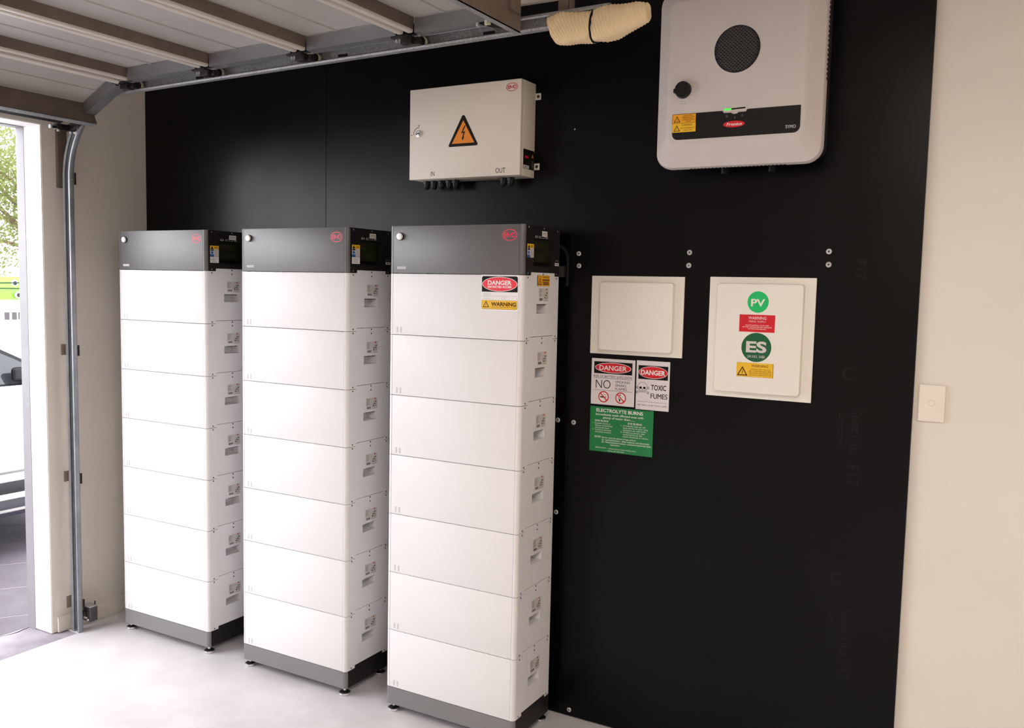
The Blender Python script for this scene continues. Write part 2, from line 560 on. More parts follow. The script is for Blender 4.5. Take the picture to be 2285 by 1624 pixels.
def casing(h, step_bottom, step_top, m, mside, hole=None, pocket=True):
    """shell of one stacking unit; hole = (y0, y1, z0, z1) opening in both side walls"""
    b = MB()
    e = 0.0009
    outer, inner = footprint(0, pocket), footprint(0.004, pocket)
    zb = lambda s: e + (ST if s and step_bottom else 0)
    zt = lambda s: h - e + (ST if s and step_top else 0)
    n = len(outer)
    V = lambda p, z: b.bm.verts.new((p[0], p[1], z))
    ob = [V(p, zb(p[2])) for p in outer]; ot = [V(p, zt(p[2])) for p in outer]
    it = [V(p, zt(p[2])) for p in inner]; ib = [V(p, zb(p[2])) for p in inner]
    ctop, cbot = h - 0.004, 0.016 if step_bottom else 0.002
    ct = [V(p, ctop if p[2] == 0 or not step_top else ctop) for p in inner]
    cb = [V(p, cbot) for p in inner]

    def quad(vs, mm):
        f = b.bm.faces.new(vs); f.material_index = b.mi(mm)
    for k in range(n):
        j = (k + 1) % n
        p, q = outer[k], outer[j]
        side = abs(p[0]) > W / 2 - 0.0005 and abs(q[0]) > W / 2 - 0.0005
        mm = mside if side else m
        if p[0] == q[0] and p[1] == q[1]:
            continue
        if hole and side and p[2] and q[2]:
            y0, y1, z0, z1 = hole
            x = p[0]
            a, c = zb(1), zt(1)
            yl, yh = min(p[1], q[1]), max(p[1], q[1])
            for (ya, yb_, za, zc) in ((yl, y0, a, c), (y1, yh, a, c), (y0, y1, a, z0), (y0, y1, z1, c)):
                f = b.face([(x, ya, za), (x, yb_, za), (x, yb_, zc), (x, ya, zc)], mm)
        else:
            quad([ob[k], ob[j], ot[j], ot[k]], mm)
        quad([ot[k], ot[j], it[j], it[k]], mm)
        quad([it[k], it[j], ct[j], ct[k]], mm)
        quad([ob[j], ob[k], ib[k], ib[j]], mm)
        quad([ib[j], ib[k], cb[k], cb[j]], mm)
    for ring, rev in ((ct, False), (cb, True)):
        vs = []
        for k, v in enumerate(ring):
            if not vs or (v.co - vs[-1].co).length > 1e-6:
                vs.append(v)
        f = b.bm.faces.new(vs[::-1] if rev else vs); f.material_index = b.mi(m)
    bmesh.ops.remove_doubles(b.bm, verts=b.bm.verts, dist=1e-5)
    return b


PK = (-D / 2 + 0.103, -D / 2 + 0.190, 0.096, 0.130)


def screw_dots(rows, r=0.0034):
    b = MB()
    for y, z in rows:
        for s in (-1, 1):
            x = s * W / 2
            b.cyl((x - s * 0.001, y, z), (x + s * 0.0004, y, z), r, 'screw_dark', 10)
    return b


def make_module():
    t = bpy.data.objects.new('battery_module', None); C.objects.link(t); t.empty_display_size = 0.05
    casing(H, True, True, 'battery_white', 'battery_white', PK).build('casing', t, angle=30, flat=True)
    b = MB(); b.box(-W / 2 + 0.0178, W / 2 - 0.0178, -D / 2, -D / 2 + 0.0055, 0.0011, H - 0.0011, 'battery_white', bev=0.0008, seg=2)
    fp = b.build('front_panel', t)
    p = Print()
    for u in (-W / 2 + 0.037, -W / 2 + 0.054):
        p.rect(u, 0.008, u + 0.007, 0.030, 'pale_grey_print')
    p.put('front_mark', fp, (0, -D / 2, 0))
    y0, y1, z0, z1 = PK
    for s in (-1, 1):
        b = MB(); x = s * W / 2; d1, d0 = x - s * 0.050, x - s * 0.046
        ym = y0 + 0.020
        m = 'battery_white'
        b.face([(x, y0, z0), (x, y1, z0), (d0, y1, z0 + 0.004), (d0, y0, z0 + 0.004)], m)
        b.face([(x, y0, z1), (x, y1, z1), (d1, y1, z1), (d1, y0, z1)], m)
        b.face([(x, y0, z0), (x, y0, z1), (d1, y0 + 0.012, z1), (d0, y0 + 0.012, z0 + 0.004)], m)
        b.face([(x, y1, z0), (x, y1, z1), (d1, y1, z1), (d0, y1, z0 + 0.004)], m)
        b.face([(d0, y0, z0 + 0.004), (d0, y1, z0 + 0.004), (d1, y1, z1), (d1, y0, z1)], m)
        b.box(min(x - s * 0.004, x - s * 0.030), max(x - s * 0.004, x - s * 0.030), y0 + 0.022, y1 - 0.008, z1 - 0.003, z1 - 0.0005, 'dark_gap')
        b.build('handle_recess', t, fixn=False)
    yc = -D / 2 + 0.150
    rows = [(-D / 2 + 0.034, H - 0.008), (-D / 2 + 0.034, 0.008), (D / 2 - 0.024, H - 0.008), (D / 2 - 0.024, 0.008), (yc, H + 0.005), (yc, H - 0.012)]
    stuff(screw_dots(rows).build('screw_heads', t))
    # rating label on the right flank
    p = Print()
    u0, v0, w_, h_ = 0, 0, 0.076, 0.048
    p.rect(0, 0, w_, h_, 'label_offwhite', 1)
    for k in range(9):
        p.rect(0.003, 0.043 - k * 0.0030, 0.003 + (0.024 if k == 0 else 0.013 + 0.010 * ((k * 7) % 5) / 5), 0.0445 - k * 0.0030, 'label_grey', 2)
    p.rect(0.001, 0.0005, 0.036, 0.0145, 'label_white', 2)
    for k in range(11):
        p.rect(0.0045 + k * 0.0025, 0.003, 0.0045 + k * 0.0025 + (0.0018 if k % 3 else 0.0012), 0.0125, 'print_black', 3)
    p.rect(0.0045, 0.0030, 0.0312, 0.0036, 'print_black', 3)
    p.ellipse(0.059, 0.0435, 0.0042, 0.0032, 'print_red', 2, 14)
    for r in range(3):
        for c in range(3):
            if r == 0 and c == 0:
                continue
            u, v = 0.0445 + c * 0.0085, 0.0275 - r * 0.0085
            if (r + c) % 3 == 0:
                p.poly([(u, v), (u + 0.006, v), (u + 0.003, v + 0.006)], 'print_black', 2)
            elif (r + c) % 3 == 1:
                p.rect(u + 0.0008, v, u + 0.005, v + 0.0055, 'print_black', 2); p.rect(u + 0.002, v + 0.0015, u + 0.0038, v + 0.004, 'label_offwhite', 3)
            else:
                p.rect(u, v, u + 0.0055, v + 0.006, 'print_black', 2)
    p.rect(0.046, 0.003, 0.068, 0.0045, 'label_grey', 2)
    p.put('rating_label', t, (W / 2 + 0.0002, -D / 2 + 0.119, 0.140), 'side')
    return t


def make_base():
    t = bpy.data.objects.new('battery_stand', None); C.objects.link(t); t.empty_display_size = 0.05
    hb = 0.0708
    casing(hb, False, True, 'plinth_lit_grey', 'battery_black', None, pocket=False).build('plinth', t, angle=30, flat=True)  # near-black sides: their shade is put into the colour
    b = MB()
    b.cyl((0, 0, -0.0323 + 0.012), (0, 0, 0.004), 0.0065, 'chrome', 14)
    b.lathe([(0.019, 0), (0.0235, 0.002), (0.0245, 0.006), (0.0235, 0.010), (0.020, 0.0118)], (0, 0, -0.0323), (0, 0, 1), 'chrome', 28)
    b.lathe([(0.020, 0.0), (0.0195, 0.0004), (0.012, 0.0036), (0.0075, 0.005)], (0, 0, -0.0323 + 0.0118), (0, 0, 1), 'black_plastic', 28)
    f0 = b.build('levelling_foot', t)
    f0.location = (-W / 2 + 0.024, -D / 2 + 0.024, 0)
    for sx, sy in ((1, -1), (-1, 1), (1, 1)):
        f = f0.copy(); C.objects.link(f); f.parent = t
        f.location = (sx * (W / 2 - 0.024), sy * (D / 2 - 0.024), 0)
    return t


def make_control():
    t = bpy.data.objects.new('battery_control_unit', None); C.objects.link(t); t.empty_display_size = 0.05
    hc = 0.179
    win = (-D / 2 + 0.074, -D / 2 + 0.213, 0.034, 0.131)
    casing(hc, True, False, 'battery_grey', 'battery_black', win).build('casing', t, angle=30, flat=True)
    b = MB(); b.box(-W / 2 + 0.0178, W / 2 - 0.0178, -D / 2, -D / 2 + 0.0055, 0.0011, hc - 0.0011, 'battery_grey', bev=0.0008, seg=2)
    fp = b.build('front_panel', t)
    p = Print(); p.byd(-W / 2 + 0.527, 0.140, 0.062, 0.041, 'logo_red'); p.put('emblem', fp, (0, -D / 2, 0))
    p = Print(); p.rect(-W / 2 + 0.036, 0.0165, -W / 2 + 0.077, 0.0260, 'pale_grey_print')
    p.text('BATTERY-BOX', -W / 2 + 0.0565, 0.0195, 0.0034, 'label_grey', 2, 'c', 0.032); p.put('name_sticker', fp, (0, -D / 2, 0))
    b = MB(); b.lathe([(0.0145, 0), (0.0145, 0.004)], (-W / 2 + 0.051, -D / 2, 0.139), (0, -1, 0), 'black_plastic', 28)
    b.lathe([(0.0130, 0.003), (0.0132, 0.008), (0.0118, 0.0105), (0.006, 0.0110)], (-W / 2 + 0.051, -D / 2, 0.139), (0, -1, 0), 'polished_white', 28)
    b.build('status_button', t)
    y0, y1, z0, z1 = win
    for s in (-1, 1):
        b = MB(); x = s * W / 2; d = x - s * 0.028
        m = 'battery_black'
        b.face([(x, y0, z0), (x, y1, z0), (d, y1, z0), (d, y0, z0)], m)
        b.face([(x, y0, z1), (x, y1, z1), (d, y1, z1), (d, y0, z1)], m)
        b.face([(x, y0, z0), (x, y0, z1), (d, y0, z1), (d, y0, z0)], m)
        b.face([(x, y1, z0), (x, y1, z1), (d, y1, z1), (d, y1, z0)], m)
        b.face([(d, y0, z0), (d, y1, z0), (d, y1, z1), (d, y0, z1)], m)
        b.build('breaker_recess', t, fixn=False)
    x = W / 2
    b = MB(); b.box(x - 0.027, x - 0.012, y0 + 0.016, y1 - 0.030, z0 + 0.026, z1 - 0.012, 'breaker_grey', bev=0.002)
    br = b.build('breaker_block', t)
    for k in range(4):
        b = MB(); yy = y0 + 0.026 + k * 0.021
        b.box(x - 0.013, x - 0.005, yy, yy + 0.010, z0 + 0.048, z0 + 0.062, 'pale_grey_print' if k < 0 else 'battery_black', bev=0.001)
        b.build('breaker_lever', br)
    b = MB(); b.box(x - 0.0035, x - 0.0015, y0 + 0.004, y1 - 0.022, z0 + 0.014, z1 - 0.003, 'smoked_pane')
    b.build('window_pane', t)
    # sockets above the window
    b = MB()
    for (a, c) in ((0.083, 0.100), (0.113, 0.154), (0.164, 0.176)):
        b.box(x - 0.001, x + 0.0016, -D / 2 + a, -D / 2 + c, 0.1345, 0.1425, 'label_grey', bev=0.0015)
        b.box(x + 0.0010, x + 0.0020, -D / 2 + a + 0.004, -D / 2 + c - 0.004, 0.1365, 0.1405, 'print_black')
        b.cyl((x, -D / 2 + c - 0.002, 0.1385), (x + 0.0022, -D / 2 + c - 0.002, 0.1385), 0.0026, 'screw_steel', 10)
    b.build('data_sockets', t)
    p = Print()
    p.rect(0, 0.027, 0.049, 0.075, 'label_offwhite', 1)
    p.rect(0, 0.060, 0.049, 0.075, 'yellow_label', 2)
    p.rect(0, 0.027, 0.022, 0.037, 'blue_label', 2)
    p.poly([(0.003, 0.060), (0.019, 0.060), (0.011, 0.0735)], 'print_black', 3)
    p.rect(0.022, 0.064, 0.044, 0.0655, 'print_black', 3); p.rect(0.022, 0.068, 0.040, 0.0695, 'print_black', 3)
    p.rect(0.003, 0.053, 0.020, 0.0585, 'print_black', 3); p.ellipse(0.011, 0.0445, 0.007, 0.006, 'blue_label', 2, 16)
    for k in range(6):
        p.rect(0.025, 0.030 + k * 0.0045, 0.045 - 0.003 * (k % 3), 0.0312 + k * 0.0045, 'label_grey', 3)
    p.put('warning_label', t, (W / 2 + 0.0002, -D / 2 + 0.0245, 0.036), 'side')
    p = Print(); p.rect(0, 0, 0.041, 0.019, 'label_white', 1)
    for k in (0.0115, 0.0055):
        p.rect(0.004, k, 0.037, k + 0.0028, 'label_grey', 2)
    p.put('circuit_label', t, (W / 2 + 0.0002, -D / 2 + 0.134, 0.142), 'side')
    p = Print(); p.rect(0, 0, 0.034, 0.0105, 'label_white', 1); p.rect(0.005, 0.0035, 0.029, 0.0075, 'label_grey', 2)
    for k in range(3):
        p.rect(0.004 + k * 0.010, 0.016, 0.008 + k * 0.010, 0.021, 'label_grey', 1)
    p.put('port_label', t, (W / 2 + 0.0002, D / 2 - 0.041, 0.039), 'side')
    rows = [(-D / 2 + 0.034, 0.008), (D / 2 - 0.024, 0.008), (-D / 2 + 0.034, hc - 0.009), (D / 2 - 0.024, hc - 0.012), (-D / 2 + 0.15, hc - 0.008)]
    b = MB()
    for y, z in rows:
        for s in (-1, 1):
            b.cyl((s * W / 2 - s * 0.001, y, z), (s * W / 2 + s * 0.0006, y, z), 0.003, 'label_grey', 10)
    stuff(b.build('screw_heads', t))
    # cable gland box at the back
    b = MB(); b.box(W / 2 - 0.07, W / 2 + 0.018, D / 2 - 0.002, D / 2 + 0.026, -0.002, 0.040, 'battery_black', bev=0.002)
    b.build('rear_connector', t)
    return t


TX = (-0.0881, 0.7087, 1.4986)
TN = ('left stack beside the garage door track', 'middle stack of the three', 'right stack nearest the warning signs')
ORD = ('bottom', 'second from bottom', 'third from bottom', 'middle (fourth)', 'third from top', 'second from top', 'top')
base0, mod0, bcu0 = make_base(), make_module(), make_control()
first = True
top_mod = None
YC = YF + D / 2
for i, x0 in enumerate(TX):
    xc = x0 + W / 2
    o = base0 if first else copy_tree(base0)
    o.location = (xc, YC, 0.0323)
    tag(o, 'dark grey stand on chrome feet under the ' + TN[i], 'battery stand', 'battery stack stands')
    for k in range(7):
        o = mod0 if first and k == 0 else copy_tree(mod0)
        o.location = (xc, YC, ZB + H * k)
        extra = ', with danger sticker' if i == 2 and k == 6 else ''
        tag(o, '%s white battery module in the %s%s' % (ORD[k], TN[i], extra), 'battery module', 'stacked battery modules')
        if i == 2 and k == 6:
            top_mod = o
    o = bcu0 if first else copy_tree(bcu0)
    o.location = (xc, YC, ZB + H * 7)
    tag(o, 'grey control unit with round white button atop the ' + TN[i], 'control unit', 'battery control units')
    first = False

# a second, plain white notice under the warning label of the left and middle control units
for o in [o for o in bpy.data.objects if o.name.startswith('battery_control_unit') and o.location.x < 1.5]:
    q = Print(); q.rect(0, 0, 0.049, 0.026, 'label_white', 1)
    for k in range(5):
        q.rect(0.005, 0.004 + k * 0.004, 0.040 - 0.004 * (k % 3), 0.0053 + k * 0.004, 'label_grey', 2)
    q.put('notice_label', o, (W / 2 + 0.0002, -D / 2 + 0.0245, 0.036), 'side')

# stickers on the top module of the right stack
p = Print()
sw, sh_ = 0.156, 0.128
p.rect(0, 0, sw, sh_, 'label_white', 1)
L, R_, B_, T_ = 0.004, sw - 0.004, 0.005, sh_ - 0.005
rr = 0.007


def rrect_half(p, x0, y0, x1, y1, m, n, top, r):
    pts = []
    if top:
        pts = [(x0, y0), (x1, y0)] + [(x1 - r + r * math.cos(a), y1 - r + r * math.sin(a)) for a in (0, .5, 1.05, 1.57)] + [(x0 + r - r * math.sin(a), y1 - r + r * math.cos(a)) for a in (0, .5, 1.05, 1.57)]
    else:
        pts = [(x1, y1), (x0, y1)] + [(x0 + r - r * math.cos(a), y0 + r - r * math.sin(a)) for a in (0, .5, 1.05, 1.57)] + [(x1 - r + r * math.sin(a), y0 + r - r * math.cos(a)) for a in (0, .5, 1.05, 1.57)]
    p.poly(pts, m, n)


rrect_half(p, L, 0.067, R_, T_, 'print_black', 2, True, rr)
p.ellipse(sw / 2, 0.095, 0.0725, 0.0262, 'label_white', 3); p.ellipse(sw / 2, 0.095, 0.0705, 0.0244, 'danger_red', 4)
p.text('DANGER', sw / 2, 0.0925, 0.0155, 'label_white', 5, 'c', 0.098, 0.03)
p.text('RESTRICTED ACCESS', sw / 2, 0.0815, 0.0075, 'label_white', 5, 'c', 0.098, 0.03)
rrect_half(p, L, B_, R_, 0.037, 'print_brown', 2, False, rr); rrect_half(p, L + 0.0008, B_ + 0.0009, R_ - 0.0008, 0.037, 'yellow_label', 3, False, rr)
p.rect(L, 0.0525, R_, 0.0531, 'label_grey', 2); p.rect(L, 0.0375, R_, 0.038, 'label_grey', 2)
for (u0, u1, v) in ((0.010, 0.042, 0.061), (0.010, 0.046, 0.056), (0.010, 0.036, 0.048), (0.010, 0.040, 0.042), (0.084, 0.112, 0.048), (0.084, 0.106, 0.042)):
    p.rect(u0, v, u1, v + 0.0018, 'pale_grey_print', 2)
for u in (0.048, 0.078, 0.118):
    p.rect(u, 0.039, u + 0.0006, 0.052, 'pale_grey_print', 2)
p.rect(0.148, 0.042, 0.1495, 0.047, 'label_grey', 2)
p.warn_triangle(0.0225, 0.0115, 0.027, 'yellow_label', 'print_brown', 4)
p.text('WARNING', 0.096, 0.0175, 0.0135, 'print_brown', 5, 'c', 0.103, 0.03)
p.text('NO NAKED FLAMES OR SPARKS IN THIS AREA', 0.096, 0.0115, 0.0028, 'print_brown', 5, 'c', 0.10)
o = p.put('danger_sticker', top_mod, (-W / 2 + 0.4120, -D / 2 - 0.0002, 0.1045)); o['label'] = 'danger and warning sticker on front panel'
p = Print()
p.rect(0, 0, 0.098, 0.039, 'print_black', 1); p.rect(0.004, 0, 0.098, 0.039, 'amber_label', 2)
p.warn_triangle(0.021, 0.005, 0.028, 'amber_label', 'print_brown', 3)
p.text('WARNING', 0.068, 0.0295, 0.0055, 'print_brown', 3, 'c', 0.046)
p.rect(0.040, 0.0205, 0.094, 0.0245, 'print_brown', 3)
for k in range(3):
    p.rect(0.044, 0.005 + k * 0.0044, 0.090, 0.0078 + k * 0.0044, 'print_brown', 3)
o = p.put('warning_sticker', top_mod, (W / 2 + 0.0003, -D / 2 + 0.104, 0.1955), 'side'); o['label'] = 'small yellow warning sticker on the flank'

# black cable from the right control unit to the wall
b = MB()
b.tube([(2.070, -0.056, 1.845), (2.078, -0.040, 1.850), (2.088, -0.026, 1.838), (2.094, -0.014, 1.815), (2.094, -0.0085, 1.785), (2.092, -0.0085, 1.70)], 0.0075, 'rubber_black', 12)
o = b.build('power_cable', None, (2.092, -0.0085, 1.70)); tag(o, 'black cable looping from the back of the right control unit to the wall', 'cable')

# ------------------------------------------------------------------ isolator cabinet
x0, x1, z0, z1, yf = 1.4225, 1.9345, 2.113, 2.4690, -0.116
t = root('isolator_cabinet', (1.678, 0.0, z0), 'beige steel cabinet with orange lightning triangle on the black wall', 'electrical cabinet')
og = t.location.copy()
b = MB(); b.box(x0 + 0.012, x1, -0.098, -0.001, z0, z1, 'cabinet_beige', bev=0.0015)
b.build('body', t, og)
b = MB(); b.box(x0, x1 - 0.0, yf, -0.1005, z0, z1, 'cabinet_beige', bev=0.003, seg=3)
door = b.build('door', t, og)
p = Print(); p.byd(1.894, 2.4405, 0.052, 0.031, 'logo_red'); p.put('emblem', door, Vector((0, yf - 0.0001, 0)) - og)
p = Print()
u, v = 1.6790, 2.2335
hh = 0.1190; ww = 0.135
p.poly([(u - ww / 2 + .005, v), (u + ww / 2 - .005, v), (u + ww / 2, v + 0.004), (u + ww / 2 - 0.001, v + 0.008), (u + 0.006, v + hh - 0.002), (u, v + hh), (u - 0.006, v + hh - 0.002), (u - ww / 2 + 0.001, v + 0.008), (u - ww / 2, v + 0.004)], 'print_black', 1)
p.poly([(u - ww / 2 + 0.0155, v + 0.0115), (u + ww / 2 - 0.0155, v + 0.0115), (u, v + hh - 0.020)], 'orange_label', 2)
p.bolt(u, v + 0.050, 0.058, 'print_black', 3)
p.put('shock_triangle', door, Vector((0, yf - 0.0001, 0)) - og)
p = Print()
p.text('IN', 1.5375, 2.1250, 0.0185, 'print_black', 1, 'c', 0.0175); p.text('OUT', 1.8505, 2.1245, 0.0190, 'print_black', 1, 'c', 0.0430)
p.ring(1.467, 2.2940, 0.0250, 0.0260, 0.0022, 'print_black', 1, 14, math.pi / 2 - 0.1, math.pi + 0.15)
p.ellipse(1.468, 2.3260, 0.0026, 0.0030, 'print_black', 1, 12); p.ellipse(1.4325, 2.2900, 0.0026, 0.0026, 'print_black', 1, 12)
p.put('lettering', door, Vector((0, yf - 0.0001, 0)) - og)
b = MB(); b.lathe([(0.0125, 0), (0.0135, 0.003), (0.0125, 0.006), (0.0095, 0.0065), (0.0090, 0.004), (0.0062, 0.004), (0.0058, 0.0075), (0.003, 0.008)], (1.4700, yf, 2.2930), (0, -1, 0), 'chrome', 28)
b.box(1.4690, 1.4712, yf - 0.0086, yf - 0.0078, 2.2895, 2.2965, 'print_black')
b.build('lock', door, og)
for x in (1.4700, 1.5055, 1.5420, 1.5790, 1.6100, 1.8310, 1.8640):
    b = MB()
    b.cyl((x, -0.058, z0), (x, -0.058, z0 - 0.012), 0.0155, 'black_plastic', 6)
    b.lathe([(0.0125, 0), (0.0130, 0.012), (0.0120, 0.016), (0.0085, 0.023), (0.006, 0.024)], (x, -0.058, z0 - 0.010), (0, 0, -1), 'black_plastic', 18)
    b.build('cable_gland', t, og)
for z in (2.4215, 2.1560):
    b = MB(); b.box(x1 - 0.002, x1 + 0.0235, -0.0045, -0.001, z - 0.0125, z + 0.0125, 'cabinet_beige', bev=0.001)
    b.lathe([(0.0058, 0), (0.0058, 0.002), (0.003, 0.003)], (x1 + 0.013, -0.0045, z), (0, -1, 0), 'screw_dark', 14)
    b.build('mounting_tab', t, og)
p = Print()
p.poly([(-0.0915, 2.141), (-0.003, 2.141), (-0.003, 2.2095), (-0.008, 2.2145), (-0.0915, 2.2145)], 'print_black', 1)
p.rect(-0.079, 2.181, -0.052, 2.190, 'print_red', 2); p.poly([(-0.026, 2.188), (-0.010, 2.188), (-0.018, 2.202)], 'orange_label', 2)
p.rect(-0.089, 2.143, -0.046, 2.1545, 'label_white', 2); p.rect(-0.083, 2.146, -0.052, 2.151, 'label_grey', 3)
p.rect(-0.020, 2.150, -0.017, 2.176, 'label_grey', 2)
p.put('black_data_label', t, Vector((x1 + 0.0003, 0, 0)) - og, 'side')

# ------------------------------------------------------------------ inverter
X0, X1, Z0, Z1 = 2.482, 3.034, 2.104, 2.700
t = root('solar_inverter', (2.758, 0.0, Z0), 'large grey inverter with round black grille and green light', 'inverter')
og = t.location.copy()


def rrect(x0, x1, z0, z1, r, y, n=8):
    pts = []
    for cx, cz, a0 in ((x1 - r, z0 + r, -90), (x1 - r, z1 - r, 0), (x0 + r, z1 - r, 90), (x0 + r, z0 + r, 180)):
        for k in range(n + 1):
            a = math.radians(a0 + 90 * k / n)
            pts.append((cx + r * math.cos(a), y, cz + r * math.sin(a)))
    return pts


b = MB(); b.loft([rrect(X0 + 0.03, X1 - 0.012, Z0 + 0.03, Z1 - 0.03, 0.03, y) for y in (-0.001, -0.118)], 'hole_black')
b.build('chassis', t, og)
b = MB()
b.loft([rrect(X0 + 0.004, X1 - 0.004, Z0 + 0.004, Z1 - 0.004, 0.052, -0.104), rrect(X0, X1, Z0, Z1, 0.055, -0.108), rrect(X0, X1, Z0, Z1, 0.055, -0.126), rrect(X0 + 0.004, X1 - 0.004, Z0 + 0.004, Z1 - 0.004, 0.052, -0.136),
        rrect(X0 + 0.045, X1 - 0.045, Z0 + 0.062, Z1 - 0.045, 0.040, -0.1715), rrect(X0 + 0.053, X1 - 0.053, Z0 + 0.070, Z1 - 0.053, 0.036, -0.1760),
        rrect(X0 + 0.060, X1 - 0.060, Z0 + 0.077, Z1 - 0.060, 0.032, -0.1775)], 'inverter_grey')
cover = b.build('front_cover', t, og, angle=25)
YI = -0.1776
# side vent slots
b = MB()
for k in range(22):
    z = 2.36 + k * 0.0145
    b.box(X1 - 0.001, X1 + 0.0006, -0.124, -0.112, z, z + 0.009, 'hole_black')
for k in range(26):
    x = 2.60 + k * 0.0125
    b.box(x, x + 0.008, -0.124, -0.112, Z0 - 0.0006, Z0 + 0.001, 'hole_black')
stuff(b.build('vent_slots', t, og))
# fan grille
fx, fz, fr = 2.7630, 2.4705, 0.0750
b = MB()
b.loft([[(fx + r * math.cos(2 * math.pi * k / 48), y, fz + r * math.sin(2 * math.pi * k / 48)) for k in range(48)] for r, y in ((fr + 0.003, YI + 0.001), (fr + 0.003, YI - 0.0012), (fr, YI - 0.0012), (fr, YI + 0.0005))], 'inverter_grey', True, False)
b.lathe([(fr, 0), (fr, 0.0004)], (fx, YI, fz), (0, -1, 0), 'hole_black', 48)
g = b.build('fan_grille', t, og)
b = MB()
sx, sz = 0.0118, 0.0056
rows = int(fr / sz) + 1
for j in range(-rows, rows + 1):
    for i in range(-8, 9):
        cx = i * sx + (sx / 2 if j % 2 else 0); cz = j * sz
        if math.hypot(abs(cx) + 0.004, cz) > fr - 0.002:
            continue
        hexa = [(0, 2 * sz / 3), (-sx / 2, sz / 3), (-sx / 2, -sz / 3), (0, -2 * sz / 3), (sx / 2, -sz / 3), (sx / 2, sz / 3)]
        for q in range(6):
            (ax, az), (bx, bz) = hexa[q], hexa[(q + 1) % 6]
            b.face([(fx + cx + ax, YI - 0.0012, fz + cz + az), (fx + cx + bx, YI - 0.0012, fz + cz + bz), (fx + cx + bx * 0.74, YI - 0.0007, fz + cz + bz * 0.70), (fx + cx + ax * 0.74, YI - 0.0007, fz + cz + az * 0.70)], 'grille_grey')
stuff(b.build('grille_mesh', g, og, fixn=False))
# dc switch knob in its round recess
b = MB(); kx, kz = 2.5900, 2.3550
b.lathe([(0.0300, 0.0), (0.0300, 0.003), (0.0280, 0.0035), (0.0275, 0.0005), (0.0270, 0.0003)], (kx - 0.002, YI, kz), (0, -1, 0), 'inverter_grey', 32)
b.lathe([(0.0268, 0.0), (0.0265, 0.019), (0.0252, 0.0215), (0.010, 0.0220)], (kx, YI, kz), (0, -1, 0), 'black_plastic', 32)
b.box(kx - 0.0310, kx - 0.024, YI - 0.021, YI - 0.002, kz - 0.010, kz + 0.004, 'black_plastic', bev=0.002)
b.build('switch_knob', t, og)
b = MB(); b.prism([(2.508, 2.330), (2.5285, 2.330), (2.5285, 2.362)], 1, -0.165, -0.150, 'inverter_grey')
b.build('knob_marker', t, og)
p = Print(); p.rect(2.5620, 2.3060, 2.6035, 2.3255, 'label_offwhite', 1)
p.text('PV ARRAY', 2.583, 2.3178, 0.0045, 'label_grey', 2, 'c', 0.027); p.text('D.C. ISOLATOR', 2.583, 2.3092, 0.0048, 'label_grey', 2, 'c', 0.036)
p.put('isolator_tag', t, Vector((0, YI - 0.0002, 0)) - og)
# black band with lettering
b = MB()
zb0, zb1, xb0, xb1 = 2.1935, 2.2780, 2.5530, 2.9725
pts = [(xb0, zb1), (xb0, zb0 + 0.020)] + [(xb0 + 0.020 - 0.020 * math.cos(a), zb0 + 0.020 - 0.020 * math.sin(a)) for a in (0.4, 0.8, 1.2, 1.57)]
pts += [(xb1 - 0.020 + 0.020 * math.sin(a), zb0 + 0.020 - 0.020 * math.cos(a)) for a in (0.0, 0.4, 0.8, 1.2, 1.57)] + [(xb1, zb1)]
pts += [(2.8050, zb1), (2.7995, zb1 - 0.0075), (2.776, zb1 - 0.0080), (2.772, zb1 - 0.0115), (2.764, zb1 - 0.0130), (2.756, zb1 - 0.0115), (2.752, zb1 - 0.0080), (2.7280, zb1 - 0.0075), (2.7220, zb1)]
b.prism(pts, 1, YI + 0.001, YI - 0.0008, 'black_plastic')
band = b.build('black_band', t, og)
YBn = YI - 0.0009
p = Print()
p.ellipse(2.7625, 2.2330, 0.0355, 0.0105, 'sign_red', 1)
p.text('Fronius', 2.7630, 2.2285, 0.0098, 'label_white', 2, 'c', 0.050, 0.015, 0.25)
p.text('SYMO', 2.9435, 2.2080, 0.0105, 'pale_grey_print', 1, 'c', 0.0315, 0.02)
for u in (2.738, 2.789):
    p.ring(u, 2.2590, 0.0028, 0.0035, 0.0007, 'label_grey', 1, 12)
p.rect(2.7635, 2.2500, 2.7645, 2.2580, 'label_grey', 1)
p.put('lettering', band, Vector((0, YBn, 0)) - og)
p = Print()
p.rect(2.5530, 2.2170, 2.6350, 2.2775, 'print_brown', 1)
p.rect(2.5545, 2.2480, 2.6340, 2.2765, 'amber_label', 2); p.rect(2.5535, 2.2180, 2.6345, 2.2470, 'yellow_label', 2)
for v, fill in ((2.2510, 'amber_label'), (2.2215, 'yellow_label')):
    p.warn_triangle(2.5695, v, 0.0235, fill, 'print_brown', 3)
p.text('WARNING', 2.608, 2.2705, 0.0042, 'print_brown', 3, 'c', 0.034)
for k, s in enumerate(('HAZARDOUS VOLTAGE', 'TURN OFF ALL DC', 'ISOLATORS TO REMOVE', 'VOLTAGE')):
    p.text(s, 2.608, 2.2655 - k * 0.0046, 0.0030, 'print_brown', 3, 'c', (0.045, 0.036, 0.043, 0.018)[k], 0.02)
p.text('WARNING', 2.604, 2.2390, 0.0052, 'print_brown', 3, 'c', 0.037)
p.text('DO NOT DISCONNECT', 2.608, 2.2295, 0.0040, 'print_brown', 3, 'c', 0.050); p.text('UNDER LOAD', 2.608, 2.2225, 0.0040, 'print_brown', 3, 'c', 0.030)
p.put('warning_sticker', t, Vector((0, YBn - 0.0002, 0)) - og)
